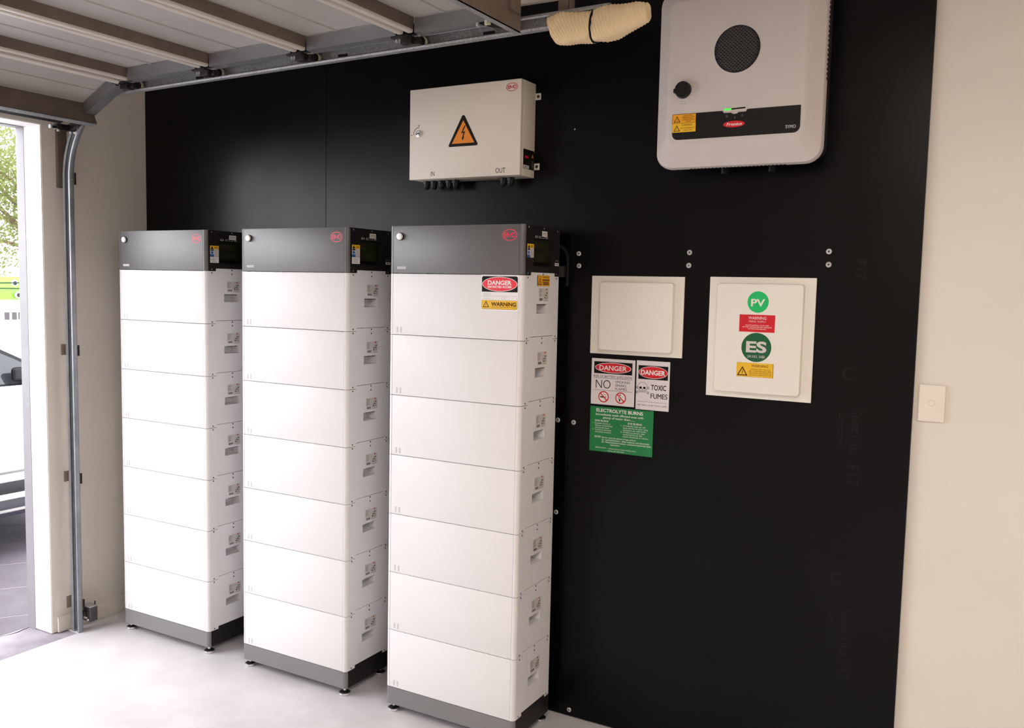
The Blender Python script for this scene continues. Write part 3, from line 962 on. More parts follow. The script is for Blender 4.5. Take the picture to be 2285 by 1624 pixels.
b = MB(); b.prism([(2.7240, 2.2855), (2.8040, 2.2855), (2.8035, 2.2790), (2.7985, 2.2725), (2.776, 2.2722), (2.771, 2.2690), (2.764, 2.2672), (2.757, 2.2690), (2.752, 2.2722), (2.7290, 2.2725), (2.7235, 2.2790)], 1, YI + 0.001, YI - 0.0014, 'inverter_grey')
sb = b.build('status_bar', t, og)
b = MB(); b.prism([(2.752, 2.2790), (2.798, 2.2805), (2.798, 2.2850), (2.752, 2.2835)], 1, YI - 0.0013, YI - 0.0018, 'print_black')
b.build('dark_window', sb, og)
b = MB(); b.prism([(2.7290, 2.2785), (2.752, 2.2785), (2.752, 2.2840), (2.7290, 2.2840)], 1, YI - 0.0013, YI - 0.0020, 'green_led')
b.build('green_light', sb, og)
for x in (2.578, 2.9405):
    b = MB(); b.lathe([(0.0062, 0), (0.0062, 0.0015), (0.0050, 0.0018), (0.0045, 0.0006)], (x, -0.1440, 2.1360), (0, -1, 0.45), 'hole_black', 16)
    b.build('cover_screw', t, og)
for x in (2.700, 2.860):
    b = MB(); b.cyl((x, -0.05, Z0 + 0.04), (x, -0.05, Z0 - 0.012), 0.012, 'black_plastic', 14)
    b.build('cable_gland', t, og)

# ------------------------------------------------------------------ meter boxes


def meter_box(x0, x1, z0, z1, lid, label):
    t = root('meter_box', ((x0 + x1) / 2, 0, z0), label, 'meter box', 'cream meter boxes')
    og = t.location.copy()
    b = MB(); b.box(x0, x1, -0.008, -0.0003, z0, z1, 'meter_cream', bev=0.0012)
    b.build('back_plate', t, og)
    a0, a1, c0, c1 = lid
    b = MB()
    b.loft([rrect(a0, a1, c0, c1, 0.012, -0.007, 5), rrect(a0, a1, c0, c1, 0.012, -0.027, 5), rrect(a0 + 0.0015, a1 - 0.0015, c0 + 0.0015, c1 - 0.0015, 0.0105, -0.0300, 5), rrect(a0 + 0.005, a1 - 0.005, c0 + 0.005, c1 - 0.005, 0.008, -0.0315, 5)], 'meter_cream')
    l = b.build('lid', t, og)
    b = MB(); b.box(a1 - 0.012, a1 - 0.006, -0.0322, -0.031, (c0 + c1) / 2 - 0.012, (c0 + c1) / 2 + 0.012, 'meter_cream', bev=0.0004)
    b.build('finger_grip', l, og)
    return t, l, og


meter_box(2.1965, 2.558, 1.4485, 1.7400, (2.2390, 2.5255, 1.4640, 1.7180), 'blank cream meter box above the danger signs')
t, lid, og = meter_box(2.6515, 3.0130, 1.3240, 1.7420, (2.6840, 2.9785, 1.3440, 1.7205), 'tall cream meter box with green and red stickers')
yl = -0.0317
p = Print(); p.ellipse(2.8285, 1.6580, 0.0360, 0.0365, 'bright_green', 1); p.text('PV', 2.8285, 1.6435, 0.0255, 'meter_cream', 2, 'c', 0.047, 0.02)
p.put('pv_sticker', lid, Vector((0, yl, 0)) - og)
p = Print(); p.rect(2.7672, 1.5555, 2.8885, 1.6145, 'sign_red', 1)
p.text('WARNING', 2.8285, 1.5985, 0.0105, 'label_white', 2, 'c', 0.061); p.text('TRIPLE  SUPPLY', 2.8285, 1.5885, 0.0060, 'label_offwhite', 2, 'c', 0.060)
for k, (s, w_) in enumerate((('ISOLATE NORMAL, SOLAR AND', 0.079), ('BATTERY SUPPLIES BEFORE WORKING', 0.099), ('ON THIS SWITCHBOARD', 0.061))):
    p.text(s, 2.8285, 1.5765 - k * 0.0063, 0.0040, 'label_white', 2, 'c', w_)
p.put('warning_sticker', lid, Vector((0, yl, 0)) - og)
p = Print(); p.ellipse(2.8290, 1.5030, 0.0510, 0.0500, 'dark_green', 1)
p.text('ES', 2.8290, 1.4870, 0.0370, 'label_offwhite', 2, 'c', 0.070, 0.035); p.text('UN NO. 3480', 2.8290, 1.4670, 0.0098, 'label_offwhite', 2, 'c', 0.060)
p.put('es_sticker', lid, Vector((0, yl, 0)) - og)
p = Print(); p.rect(2.7645, 1.4005, 2.8900, 1.4495, 'print_brown', 1); p.rect(2.7645, 1.4010, 2.8885, 1.4495, 'yellow_label', 2)
p.warn_triangle(2.7850, 1.4045, 0.0365, 'yellow_label', 'print_brown', 3)
p.text('WARNING', 2.8440, 1.4355, 0.0090, 'print_brown', 3, 'c', 0.057)
for k, (s, w_) in enumerate((('ESSENTIAL SUPPLY CIRCUITS', 0.064), ('WILL STILL BE ENERGISED DURING', 0.077), ('GRID OUTAGE AND/OR WHEN THE', 0.075), ('MAIN SWITCH (GRID SUPPLY) IS OFF', 0.077))):
    p.text(s, 2.8460, 1.4255 - k * 0.0064, 0.0040, 'print_brown', 3, 'c', w_)
p.put('warning_sticker', lid, Vector((0, yl, 0)) - og)

# ------------------------------------------------------------------ wall signs


def sign(name, x0, x1, z0, z1, m, label):
    t = root(name, ((x0 + x1) / 2, 0, z0), label, 'sign', 'safety signs on the black wall')
    og = t.location.copy()
    b = MB(); b.box(x0, x1, -0.0022, -0.0002, z0, z1, m, bev=0.0004, seg=1)
    b.build('plate', t, og)
    w, h = x1 - x0, z1 - z0
    U = lambda s: x0 + s * w
    V = lambda q: z1 - q * h
    return t, og, U, V, w, h


t, og, U, V, w, h = sign('danger_sign', 2.2025, 2.3785, 1.2555, 1.4300, 'sign_white', 'white danger sign with two no-smoking symbols on the black wall')
p = Print()
p.rect(U(.06), V(.325), U(.94), V(.065), 'print_black', 1)
p.ellipse(U(.50), V(.193), .415 * w, .112 * h, 'label_white', 2); p.ellipse(U(.50), V(.193), .402 * w, .101 * h, 'sign_red', 3)
p.text('DANGER', U(.50), V(.247), .106 * h, 'label_white', 4, 'c', .63 * w, .015)
p.text('RISK OF BATTERY EXPLOSION', U(.50), V(.408), .052 * h, 'print_black', 1, 'c', .88 * w)
p.rect(U(.06), V(.426), U(.94), V(.420), 'print_black', 1)
p.text('NO', U(.28), V(.645), .195 * h, 'print_black', 1, 'c', .345 * w, -0.01)
for s, a, q in (('SMOKING', .33, .512), ('SPARKS', .25, .588), ('FLAMES', .265, .663)):
    p.text(s, U(.565), V(q), .054 * h, 'print_black', 1, 'l', a * w)
p.rect(U(.06), V(.688), U(.94), V(.682), 'print_black', 1)
for c in (.30, .695):
    cu, cv, r = U(c), V(.828), .122 * w
    p.ellipse(cu, cv, r, r, 'label_white', 1); p.ring(cu, cv, r, r, r * .2, 'sign_red', 2, 36)
    if c < .5:
        p.rect(cu - r * .66, cv - r * .16, cu + r * .02, cv + r * .06, 'print_black', 2); p.rect(cu + r * .05, cv - r * .16, cu + r * .5, cv + r * .06, 'label_grey', 2)
        p.stroke([(cu - r * .1, cv + r * .62), (cu + r * .05, cv + r * .35), (cu + r * .35, cv + r * .42), (cu + r * .45, cv + r * .15)], r * .06, 'print_black', 2)
    else:
        p.poly([(cu - r * .34, cv - r * .6), (cu - r * .12, cv - r * .62), (cu - r * .02, cv - r * .3), (cu - r * .22, cv - r * .05)], 'print_black', 2)
        p.stroke([(cu - r * .30, cv - r * .3), (cu - r * .5, cv + r * .1)], r * .10, 'print_black', 2)
        p.ellipse(cu - r * .1, cv + r * .5, r * .16, r * .10, 'print_black', 2, 14)
        p.stroke([(cu + r * .15, cv + r * .2), (cu + r * .35, cv + r * .35), (cu + r * .38, cv + r * .15)], r * .06, 'label_grey', 2)
    k = r * .64
    p.stroke([(cu - k, cv + k), (cu + k, cv - k)], r * .2, 'sign_red', 4)
p.put('artwork', t, Vector((0, -0.0023, 0)) - og)

t, og, U, V, w, h = sign('toxic_fumes_sign', 2.3845, 2.5135, 1.2500, 1.4315, 'sign_white', 'narrow white danger sign with skull and crossbones')
p = Print()
p.rect(U(.06), V(.375), U(.95), V(.095), 'print_black', 1)
p.ellipse(U(.505), V(.232), .435 * w, .125 * h, 'label_white', 2); p.ellipse(U(.505), V(.232), .422 * w, .116 * h, 'sign_red', 3)
p.text('DANGER', U(.505), V(.280), .096 * h, 'label_white', 4, 'c', .735 * w, .03)
p.text('TOXIC', U(.455), V(.583), .107 * h, 'print_black', 1, 'l', .455 * w, .02); p.text('FUMES', U(.455), V(.757), .107 * h, 'print_black', 1, 'l', .495 * w, .02)
p.rect(U(.05), V(.838), U(.94), V(.833), 'print_black', 1); p.text('FIRE WILL CAUSE TOXIC FUMES', U(.50), V(.918), .030 * h, 'print_black', 1, 'c', .89 * w)
cu, cv = U(.20), V(.545)
q = .145 * w
for sgn in (1, -1):
    for off in (0.011, -0.011):
        pass
    P0, P1 = (cu - sgn * q * 1.2, cv - q * 1.05), (cu + sgn * q * 1.2, cv - q * 0.05)
    dx, dy = P1[0] - P0[0], P1[1] - P0[1]; L_ = math.hypot(dx, dy); nx, ny = -dy / L_ * q * .12, dx / L_ * q * .12
    p.stroke([(P0[0] + nx, P0[1] + ny), (P1[0] + nx, P1[1] + ny)], 0.0009, 'print_black', 1); p.stroke([(P0[0] - nx, P0[1] - ny), (P1[0] - nx, P1[1] - ny)], 0.0009, 'print_black', 1)
    for E_ in (P0, P1):
        p.ring(E_[0], E_[1] + q * .13, q * .17, q * .15, 0.0009, 'print_black', 1, 12); p.ring(E_[0], E_[1] - q * .13, q * .17, q * .15, 0.0009, 'print_black', 1, 12)
p.ellipse(cu, cv + q * .15, q * .95, q * .85, 'sign_white', 3, 28); p.ring(cu, cv + q * .15, q * .98, q * .88, 0.0010, 'print_black', 4, 28)
p.poly([(cu - q * .52, cv - q * .95), (cu + q * .52, cv - q * .95), (cu + q * .62, cv - q * .45), (cu - q * .62, cv - q * .45)], 'sign_white', 4)
p.stroke([(cu - q * .72, cv - q * .42), (cu - q * .55, cv - q * .95), (cu + q * .55, cv - q * .95), (cu + q * .72, cv - q * .42)], 0.0010, 'print_black', 5)
for k in (-.28, 0, .28):
    p.stroke([(cu + k * q, cv - q * .58), (cu + k * q, cv - q * .86)], 0.0008, 'print_black', 5)
p.stroke([(cu - q * .5, cv - q * .70), (cu + q * .5, cv - q * .70)], 0.0008, 'print_black', 5)
for sgn in (-1, 1):
    p.ellipse(cu + sgn * q * .40, cv - q * .08, q * .27, q * .25, 'print_black', 5, 16)
p.poly([(cu - q * .13, cv - q * .46), (cu + q * .13, cv - q * .46), (cu, cv - q * .20)], 'print_black', 5)
p.put('artwork', t, Vector((0, -0.0023, 0)) - og)

t, og, U, V, w, h = sign('electrolyte_burns_sign', 2.2020, 2.4565, 1.0755, 1.2470, 'sign_green', 'green first aid sign about electrolyte burns below danger signs')
p = Print(); m = 'label_white'
p.text('ELECTROLYTE BURNS', U(.47), V(.112), .073 * h, m, 1, 'c', .74 * w, .02)
p.text('Immediately wash affected area with', U(.47), V(.190), .046 * h, m, 1, 'c', .76 * w, .01)
p.text('plenty of water then.......', U(.465), V(.258), .046 * h, m, 1, 'c', .51 * w, .01)
p.text('SKIN BURNS', U(.19), V(.332), .040 * h, m, 1, 'c', .22 * w, .01); p.text('EYE BURNS', U(.72), V(.338), .042 * h, m, 1, 'c', .22 * w, .01)
for k, (s, a) in enumerate((('1.  If possible remove or', .29), ('destroy contaminated', .28), ('clothing with water.', .235), ('2.  If patient is distressed', .30), ('take patient to doctor.', .27))):
    p.text(s, U(.045 if s[0] in '12' else .085), V(.385 + k * .0475), .032 * h, m, 1, 'l', a * w)
for k, (s, a) in enumerate((('1.  Immediately wash eye with', .385), ('large amounts of water using', .385), ('emergency eye wash bottle.', .365), ('2.  Fill basins to eye burn, after', .38), ('contacting first aid, take', .305), ('patient immediately to a doctor.', .40))):
    p.text(s, U(.50 if s[0] in '12' else .535), V(.388 + k * .0478), .033 * h, m, 1, 'l', a * w)
p.text('NOTE:', U(.080), V(.690), .040 * h, m, 1, 'l', .105 * w, .01)
p.text('Doctor must be advised of type of burn.', U(.20), V(.692), .034 * h, m, 1, 'l', .55 * w, .01)
p.text('(a)  Lead/acid battery - dilute sulphuric acid electrolyte.', U(.20), V(.742), .034 * h, m, 1, 'l', .755 * w, .01)
p.text('(b)  Nickel/cadmium battery - potassium hydroxide alkali', U(.20), V(.792), .034 * h, m, 1, 'l', .775 * w, .01)
p.text('electrolyte.', U(.34), V(.842), .032 * h, m, 1, 'l', .15 * w, .01)
p.text('PRECAUTION:  •  Always wear protective clothing when', U(.10), V(.925), .028 * h, m, 1, 'l', .645 * w)
p.text('dealing with electrolyte.', U(.30), V(.975), .028 * h, m, 1, 'l', .27 * w)
p.put('lettering', t, Vector((0, -0.0023, 0)) - og)

# ------------------------------------------------------------------ light switch
t = root('light_switch', (3.380, YW, 1.293), 'cream light switch plate on the bare wall beside the black sheets', 'light switch')
og = t.location.copy()
b = MB(); b.box(3.3415, 3.4185, YW - 0.0095, YW - 0.0002, 1.2930, 1.4100, 'switch_cream', bev=0.0025, seg=3)
b.build('plate', t, og)
b = MB(); b.lathe([(0.0105, 0), (0.0105, 0.0012), (0.0095, 0.0012), (0.0090, 0.0002)], (3.3800, YW - 0.0096, 1.3530), (0, -1, 0), 'switch_cream', 24)
b.lathe([(0.0085, 0), (0.0085, 0.0022), (0.0065, 0.0030)], (3.3805, YW - 0.0096, 1.3530), (0, -1, 0), 'switch_cream', 24)
b.build('rocker', t, og)

# ------------------------------------------------------------------ unseen ceiling lights, added to fill the dark interior
for k, (lx, ly) in enumerate(((3.75, -2.4), (3.75, -4.3))):
    t = root('added_ceiling_light', (lx, ly, 2.80), ('added long white fill light nearer the black wall', 'added long white fill light further from the black wall')[k], 'ceiling light')
    og = t.location.copy()
    b = MB(); b.box(lx - 0.62, lx + 0.62, ly - 0.16, ly + 0.16, 2.781, 2.7995, 'lamp_white', bev=0.002)
    for (xa, xb, ya, yb) in ((-0.62, -0.602, -0.16, 0.16), (0.602, 0.62, -0.16, 0.16), (-0.602, 0.602, -0.16, -0.147), (-0.602, 0.602, 0.147, 0.16)):
        b.box(lx + xa, lx + xb, ly + ya, ly + yb, 2.758, 2.782, 'lamp_white')
    b.build('housing', t, og)
    b = MB(); b.box(lx - 0.60, lx + 0.60, ly - 0.145, ly + 0.145, 2.7655, 2.780, 'fill_lamp_diffuser')
    b.build('diffuser', t, og)

# ------------------------------------------------------------------ garage door track
TXV, ZR, RR = -0.2405, 2.1400, 0.3770      # vertical centre line, start of the curve, radius
SL = 0.012                                 # slight rise of the horizontal rail
PROF = [(.0150, -.4890), (.0185, -.4930), (.0235, -.4915), (.0255, -.4860), (.0250, -.4745), (.0215, -.4705), (-.0215, -.4705), (-.0250, -.4745), (-.0255, -.4860), (-.0235, -.4915), (-.0185, -.4930), (-.0150, -.4890)]


def rail_profile():
    # closed section: outline offset by the steel's thickness
    out = [Vector(q) for q in PROF]
    inn = []
    for k, q in enumerate(out):
        d = (out[min(k + 1, len(out) - 1)] - out[max(k - 1, 0)]).normalized()
        inn.append(q + Vector((-d.y, d.x)) * -0.0018)
    return out + inn[::-1]


def zrail(x):
    return 2.5170 + SL * (x - 0.133)


def rail(path, m='galvanised'):
    b = MB(); rings = []
    prof = rail_profile()
    for (x, z), (nx, nz) in path:
        rings.append([(x + nx * n, y, z + nz * n) for n, y in prof])
    b.loft(rings, m); return b


t = root('door_track', (TXV, -0.47, 0.0), 'galvanised steel garage door track curving up along the black wall', 'door track')
og = t.location.copy()
rail([((TXV, 0.0015), (1, 0)), ((TXV, ZR - 0.001), (1, 0))], 'zinc_rail').build('vertical_rail', t, og)
cp = []
for k in range(17):
    a = math.pi - (math.pi / 2) * k / 16
    cp.append(((TXV + RR + RR * math.cos(a), ZR + RR * math.sin(a)), (-math.cos(a), -math.sin(a))))
rail(cp, 'zinc_rail').build('curved_rail', t, og)
hr = rail([((0.134, zrail(0.133)), (0, -1)), ((2.45, zrail(2.45)), (0, -1))]).build('horizontal_rail', t, og)
b = MB()
for x in (0.62, 1.375, 2.005):
    z = zrail(x) - 0.002
    b.box(x - 0.022, x + 0.022, -0.4732, -0.4722, z - 0.005, z + 0.004, 'hole_black')
stuff(b.build('bolt_slots', hr, og))
for z, hz in ((2.145, 0.055), (1.353, 0.050), (0.746, 0.050), (0.131, 0.056)):
    b = MB()
    b.box(XN + 0.0003, XN + 0.0035, -0.486, -0.452, z - hz / 2, z + hz / 2, 'bracket_tan')
    b.box(XN + 0.0003, -0.2120, -0.4680, -0.4655, z - hz / 2, z + hz / 2, 'bracket_tan')
    b.box(-0.2140, -0.2120, -0.4680, -0.4615, z - hz / 2, z + hz / 2, 'hinge_black')
    b.cyl((-0.2405, -0.4655, z), (-0.2405, -0.4760, z), 0.006, 'screw_steel', 8)
    b.build('wall_bracket', t, og)
b = MB(); b.box(XN + 0.0003, XN + 0.016, -0.492, -0.445, 2.105, 2.385, 'brown_steel_and_shade', bev=0.001)
b.build('flag_plate', t, og)
for x in (2.283,):
    b = MB(); b.box(x - 0.022, x + 0.016, -0.4680, -0.4650, zrail(x) - 0.02, 2.7995, 'brown_steel_and_shade'); b.box(x + 0.014, x + 0.017, -0.4680, -0.4290, zrail(x) - 0.02, 2.7995, 'brown_steel_and_shade')
    b.build('ceiling_hanger', t, og)

# ------------------------------------------------------------------ foam padding on the end of the track


def foam(xs, zc, hz, hy, name, parent, og, slant=0.35, ph=0.0):
    b = MB(); rings = []
    n = 110; seg = 40
    for k in range(n + 1):
        s = k / n
        x = xs[0] + (xs[-1] - xs[0]) * s
        f = lambda arr: arr[min(int(s * (len(arr) - 1)), len(arr) - 2)] * (1 - (s * (len(arr) - 1) - min(int(s * (len(arr) - 1)), len(arr) - 2))) + arr[min(int(s * (len(arr) - 1)), len(arr) - 2) + 1] * (s * (len(arr) - 1) - min(int(s * (len(arr) - 1)), len(arr) - 2))
        zc_, h_, y_ = f(zc), f(hz), f(hy)
        ring = []
        for j in range(seg):
            a = 2 * math.pi * j / seg
            lump = 1 + 0.04 * math.sin(3 * a + s * 5 + ph) + 0.03 * math.sin(2 * a - s * 9)
            ce, se = math.cos(a), math.sin(a)
            cy = math.copysign(abs(ce) ** 0.8, ce); cz = math.copysign(abs(se) ** 0.8, se)
            zz = zc_ + h_ * cz * lump
            rid = 0.0022 * math.sin(2 * math.pi * (x + slant * (zz - 2.5)) / 0.0115)
            yy = -0.470 + (y_ * lump + rid) * cy
            xo = x + (-0.016 * (zz - zc_) / 0.05 * (1 - s) if ph == 0 else 0)
            ring.append((xo, yy, zz + rid * cz * 0.4))
        rings.append(ring)
    b.loft(rings, 'foam_yellow')
    return b.build(name, parent, og, angle=80)


t = root('foam_padding', (2.40, -0.47, 2.455), 'cream ribbed foam wrapped around the end of the overhead track', 'padding')
og = t.location.copy()
foam((2.248, 2.392), (2.5150, 2.5150, 2.5120, 2.5115), (0.043, 0.050, 0.049, 0.046), (0.040, 0.044, 0.043, 0.040), 'wrap', t, og)
foam((2.396, 2.570), (2.5120, 2.5130, 2.5160, 2.5230, 2.5300, 2.5320), (0.047, 0.052, 0.050, 0.044, 0.037, 0.026), (0.040, 0.045, 0.045, 0.040, 0.034, 0.024), 'wrap', t, og, ph=1.7)
b = MB()
ring = lambda x, r: [(x + 0.004 * math.sin(a), -0.470 + 0.044 * r * math.cos(a), 2.5125 + 0.0515 * r * math.sin(a)) for a in [2 * math.pi * k / 36 for k in range(36)]]
b.loft([ring(2.3915, .9), ring(2.3915, 1.0), ring(2.3965, 1.0), ring(2.3965, .9)], 'rubber_black')
b.build('cable_tie', t, og)

# ------------------------------------------------------------------ overhead sectional door
DY0, DY1 = -0.560, -3.25
t = root('garage_door', (1.0, -0.56, 2.50), 'open grey sectional garage door hanging overhead on its track', 'garage door')
og = t.location.copy()


def zlip(x):
    return 2.5260 + SL * 1.15 * (x - 0.28)


def frame_pt(p0, ang, s, w):
    """s along the section, w up from the lip plane"""
    ca, sa = math.cos(ang), math.sin(ang)
    return (p0[0] + ca * s - sa * w, p0[1] + sa * s + ca * w)


def section(p0, ang, L, low_edge=True, high_edge=True):
    F = lambda s, w: frame_pt(p0, ang, s, w)
    sk = 0.050
    prof = []
    if low_edge:
        prof += [(0.0004, 0.012), (0.009, 0.010), (0.010, 0.003), (0.013, 0.0), (0.028, 0.0), (0.031, 0.003), (0.032, 0.010), (0.036, sk)]
    else:
        prof += [(0.0, sk)]
    a, c = (0.036, L - 0.040)
    for g in (0.36, 0.80):
        s = a + (c - a) * g
        prof += [(s - 0.006, sk), (s - 0.003, sk - 0.0045), (s + 0.003, sk - 0.0045), (s + 0.006, sk)]
    if high_edge:
        prof += [(L - 0.036, sk), (L - 0.032, 0.010), (L - 0.031, 0.003), (L - 0.028, 0.0), (L - 0.013, 0.0), (L - 0.010, 0.003), (L - 0.009, 0.010), (L - 0.0004, 0.012)]
    else:
        prof += [(L, sk)]
    top = [(q[0], max(q[1], 0.012) + 0.004) for q in prof[::-1]]
    b = MB(); sp = [F(*q) for q in prof + top]
    i0, i1 = b.mi('door_skin'), b.mi('door_edge')
    n = len(sp)
    r0 = [b.bm.verts.new((x, DY0 + 0.004, z)) for x, z in sp]; r1 = [b.bm.verts.new((x, DY1, z)) for x, z in sp]
    for k in range(n):
        j = (k + 1) % n
        f = b.bm.faces.new((r0[k], r0[j], r1[j], r1[k]))
        w0, w1 = (prof + top)[k][1], (prof + top)[j][1]
        f.material_index = b.mi('brown_steel_and_shade') if low_edge and k == 6 else i1 if max(w0, w1) <= 0.0125 and k < len(prof) - 1 else i0  # shade on the inner rib sides is put into the brown
    pan = b.build('door_panel', t, og, angle=20)
    # end stile: web and lip of galvanised steel
    b = MB()
    s0, s1 = (0.040 if low_edge else 0.0), (L - 0.040 if high_edge else L)
    def slab(sa, sb, ya, yb, wa, wb, m):
        pts = [F(sa, wa), F(sb, wa), F(sb, wb), F(sa, wb)]
        b.prism([(q[0], q[1]) for q in pts], 1, ya, yb, m)
    slab(s0, s1, DY0, DY0 + 0.0025, 0.0, sk - 0.003, 'zinc_sheet')
    slab(s0, s1, DY0, DY0 + 0.048, -0.0022, 0.0, 'zinc_sheet')
    b.build('end_stile', pan, og)
    return pan


J = (0.245, 0.732, 1.238, 1.722, 2.146)
pans = []
for k in range(4):
    xa, xb = J[k], J[k + 1]
    ang = math.atan2(zlip(xb) - zlip(xa), xb - xa)
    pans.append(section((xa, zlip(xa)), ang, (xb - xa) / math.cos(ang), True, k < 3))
# bottom section, still in the curve
ANG = math.radians(26.0)
L0 = 0.268
e0 = (0.245 - L0 * math.cos(ANG), zlip(0.245) - L0 * math.sin(ANG))
section(e0, ANG, L0, False, True)
# end rails: bottom and top of the door
def end_rail(p0, ang, wa, wb, name, lip):
    F = lambda s, w: frame_pt(p0, ang, s, w)
    b = MB()
    b.prism([F(0, wa), F(0.003, wa), F(0.003, wb), F(0, wb)], 1, -0.520, DY1, 'brown_steel_and_shade')
    if lip:
        b.prism([F(-0.022, wa), F(0.003, wa), F(0.003, wa + 0.003), F(-0.022, wa + 0.003)], 1, -0.520, DY1, 'galvanised')
    return b.build(name, t, og)
end_rail(e0, ANG, -0.048, 0.053, 'bottom_rail', True)
b = MB(); F = lambda s, w: frame_pt(e0, ANG, s, w)
b.prism([F(-0.046, -0.044), F(-0.024, -0.048), F(-0.024, -0.032), F(-0.046, -0.028)], 1, -0.665, DY1, 'rubber_black')
b.prism([F(-0.100, 0.02), F(0.0, 0.02), F(0.0, 0.053), F(-0.100, 0.053)], 1, -0.56, DY1, 'door_skin')
b.build('weather_seal', t, og)
end_rail((2.150, 2.547), 0.0, -0.040, 0.041, 'top_rail', True)
b = MB(); b.box(2.158, 2.205, -1.1, -0.545, 2.602, 2.632, 'meter_cream'); b.box(2.205, 2.245, -1.1, -0.520, 2.604, 2.616, 'meter_cream')
b.box(2.154, 2.164, -0.60, -0.54, 2.560, 2.606, 'brown_steel_and_shade')
b.build('opener_bracket', t, og)


def hinge_roller(x, z, zl):
    b = MB()
    b.box(x - 0.060, x + 0.012, -0.560, -0.515, zl - 0.0105, zl - 0.0025, 'hinge_black', bev=0.001)
    b.box(x - 0.030, x + 0.014, -0.545, -0.505, zl - 0.030, zl - 0.0025, 'hinge_black', bev=0.002)
    b.box(x - 0.004, x + 0.034, -0.530, -0.504, z - 0.016, zl - 0.006, 'hinge_black', bev=0.003)
    b.cyl((x + 0.018, -0.535, z), (x + 0.018, -0.478, z), 0.0055, 'hinge_black', 12)
    for dx in (-0.050, -0.036):
        b.cyl((x + dx, -0.538, zl - 0.010), (x + dx, -0.538, zl - 0.020), 0.0048, 'screw_steel', 8)
    b.cyl((x + 0.026, -0.517, z + 0.014), (x + 0.036, -0.517, z + 0.016), 0.005, 'screw_steel', 8)
    hb = b.build('roller_hinge', t, og)
    b = MB()
    b.lathe([(0.0200, 0), (0.0218, 0.003), (0.0218, 0.011), (0.0200, 0.014), (0.013, 0.014)], (x + 0.018, -0.4885, z), (0, 1, 0), 'nylon', 24)
    b.lathe([(0.0175, 0), (0.0165, 0.0040), (0.008, 0.005)], (x + 0.018, -0.4887, z), (0, -1, 0), 'hinge_black', 24)
    b.build('wheel', hb, og)


for x in (J[0], J[1], J[2], J[3]):
    hinge_roller(x, zrail(x) - 0.0035, zlip(x))
# top bracket: triangular plate reaching down to its roller
b = MB(); xr, zr = 2.082, zrail(2.082) - 0.003
b.prism([(2.005, zlip(2.0) - 0.002), (2.020, zlip(2.0) + 0.004), (2.146, 2.530), (2.146, 2.512), (2.095, zr - 0.018), (2.062, zr - 0.010)], 1, -0.552, -0.548, 'hinge_black')
b.box(2.008, 2.016, -0.560, -0.545, zlip(2.0) - 0.014, zlip(2.0) + 0.002, 'screw_steel', bev=0.001)
b.box(2.060, 2.120, -0.548, -0.510, zr - 0.010, zr + 0.012, 'hinge_black', bev=0.003)
b.cyl((2.052, -0.556, zr + 0.012), (2.052, -0.556, zr + 0.050), 0.008, 'screw_steel', 12)
b.cyl((2.052, -0.556, zr - 0.002), (2.052, -0.556, zr + 0.012), 0.012, 'nylon', 6)
b.cyl((xr, -0.55, zr), (xr, -0.478, zr), 0.0055, 'screw_steel', 12)
hb = b.build('top_bracket', t, og)
b = MB(); b.lathe([(0.0200, 0), (0.0218, 0.003), (0.0218, 0.011), (0.0200, 0.014), (0.013, 0.014)], (xr + 0.02, -0.4885, zr), (0, 1, 0), 'nylon', 24)
b.lathe([(0.0175, 0), (0.0165, 0.0040), (0.008, 0.005)], (xr + 0.02, -0.4887, zr), (0, -1, 0), 'hinge_black', 24)
b.build('wheel', hb, og)
# bottom bracket with its roller in the curved rail
aq = math.pi - 0.62
cx_, cz_ = TXV + RR + RR * math.cos(aq), ZR + RR * math.sin(aq)
b = MB()
b.prism([(-0.02, 2.420), (cx_ - 0.012, cz_ + 0.012), (cx_ - 0.012, cz_ - 0.010), (cx_ + 0.02, cz_ - 0.008), (-0.02, 2.395)], 1, -0.530, -0.512, 'hinge_black')
b.box(cx_ - 0.014, cx_ + 0.014, -0.585, -0.500, cz_ - 0.012, cz_ + 0.014, 'hinge_black', bev=0.002)
b.cyl((cx_, -0.606, cz_ - 0.003), (cx_, -0.478, cz_), 0.0065, 'hinge_black', 12)
b.cyl((cx_, -0.606, cz_ - 0.003), (cx_, -0.614, cz_ - 0.003), 0.009, 'screw_steel', 12)
b.cyl((cx_ + 0.004, -0.575, cz_ - 0.010), (cx_ + 0.004, -0.575, cz_ - 0.020), 0.006, 'screw_steel', 8)
b.cyl((cx_ + 0.004, -0.515, cz_ - 0.010), (cx_ + 0.004, -0.515, cz_ - 0.022), 0.006, 'screw_steel', 8)
hb = b.build('bottom_bracket', t, og)
b = MB(); b.lathe([(0.0200, 0), (0.0218, 0.003), (0.0218, 0.011), (0.0200, 0.014), (0.013, 0.014)], (cx_, -0.4885, cz_), (0, 1, 0), 'nylon', 24)
b.build('wheel', hb, og)

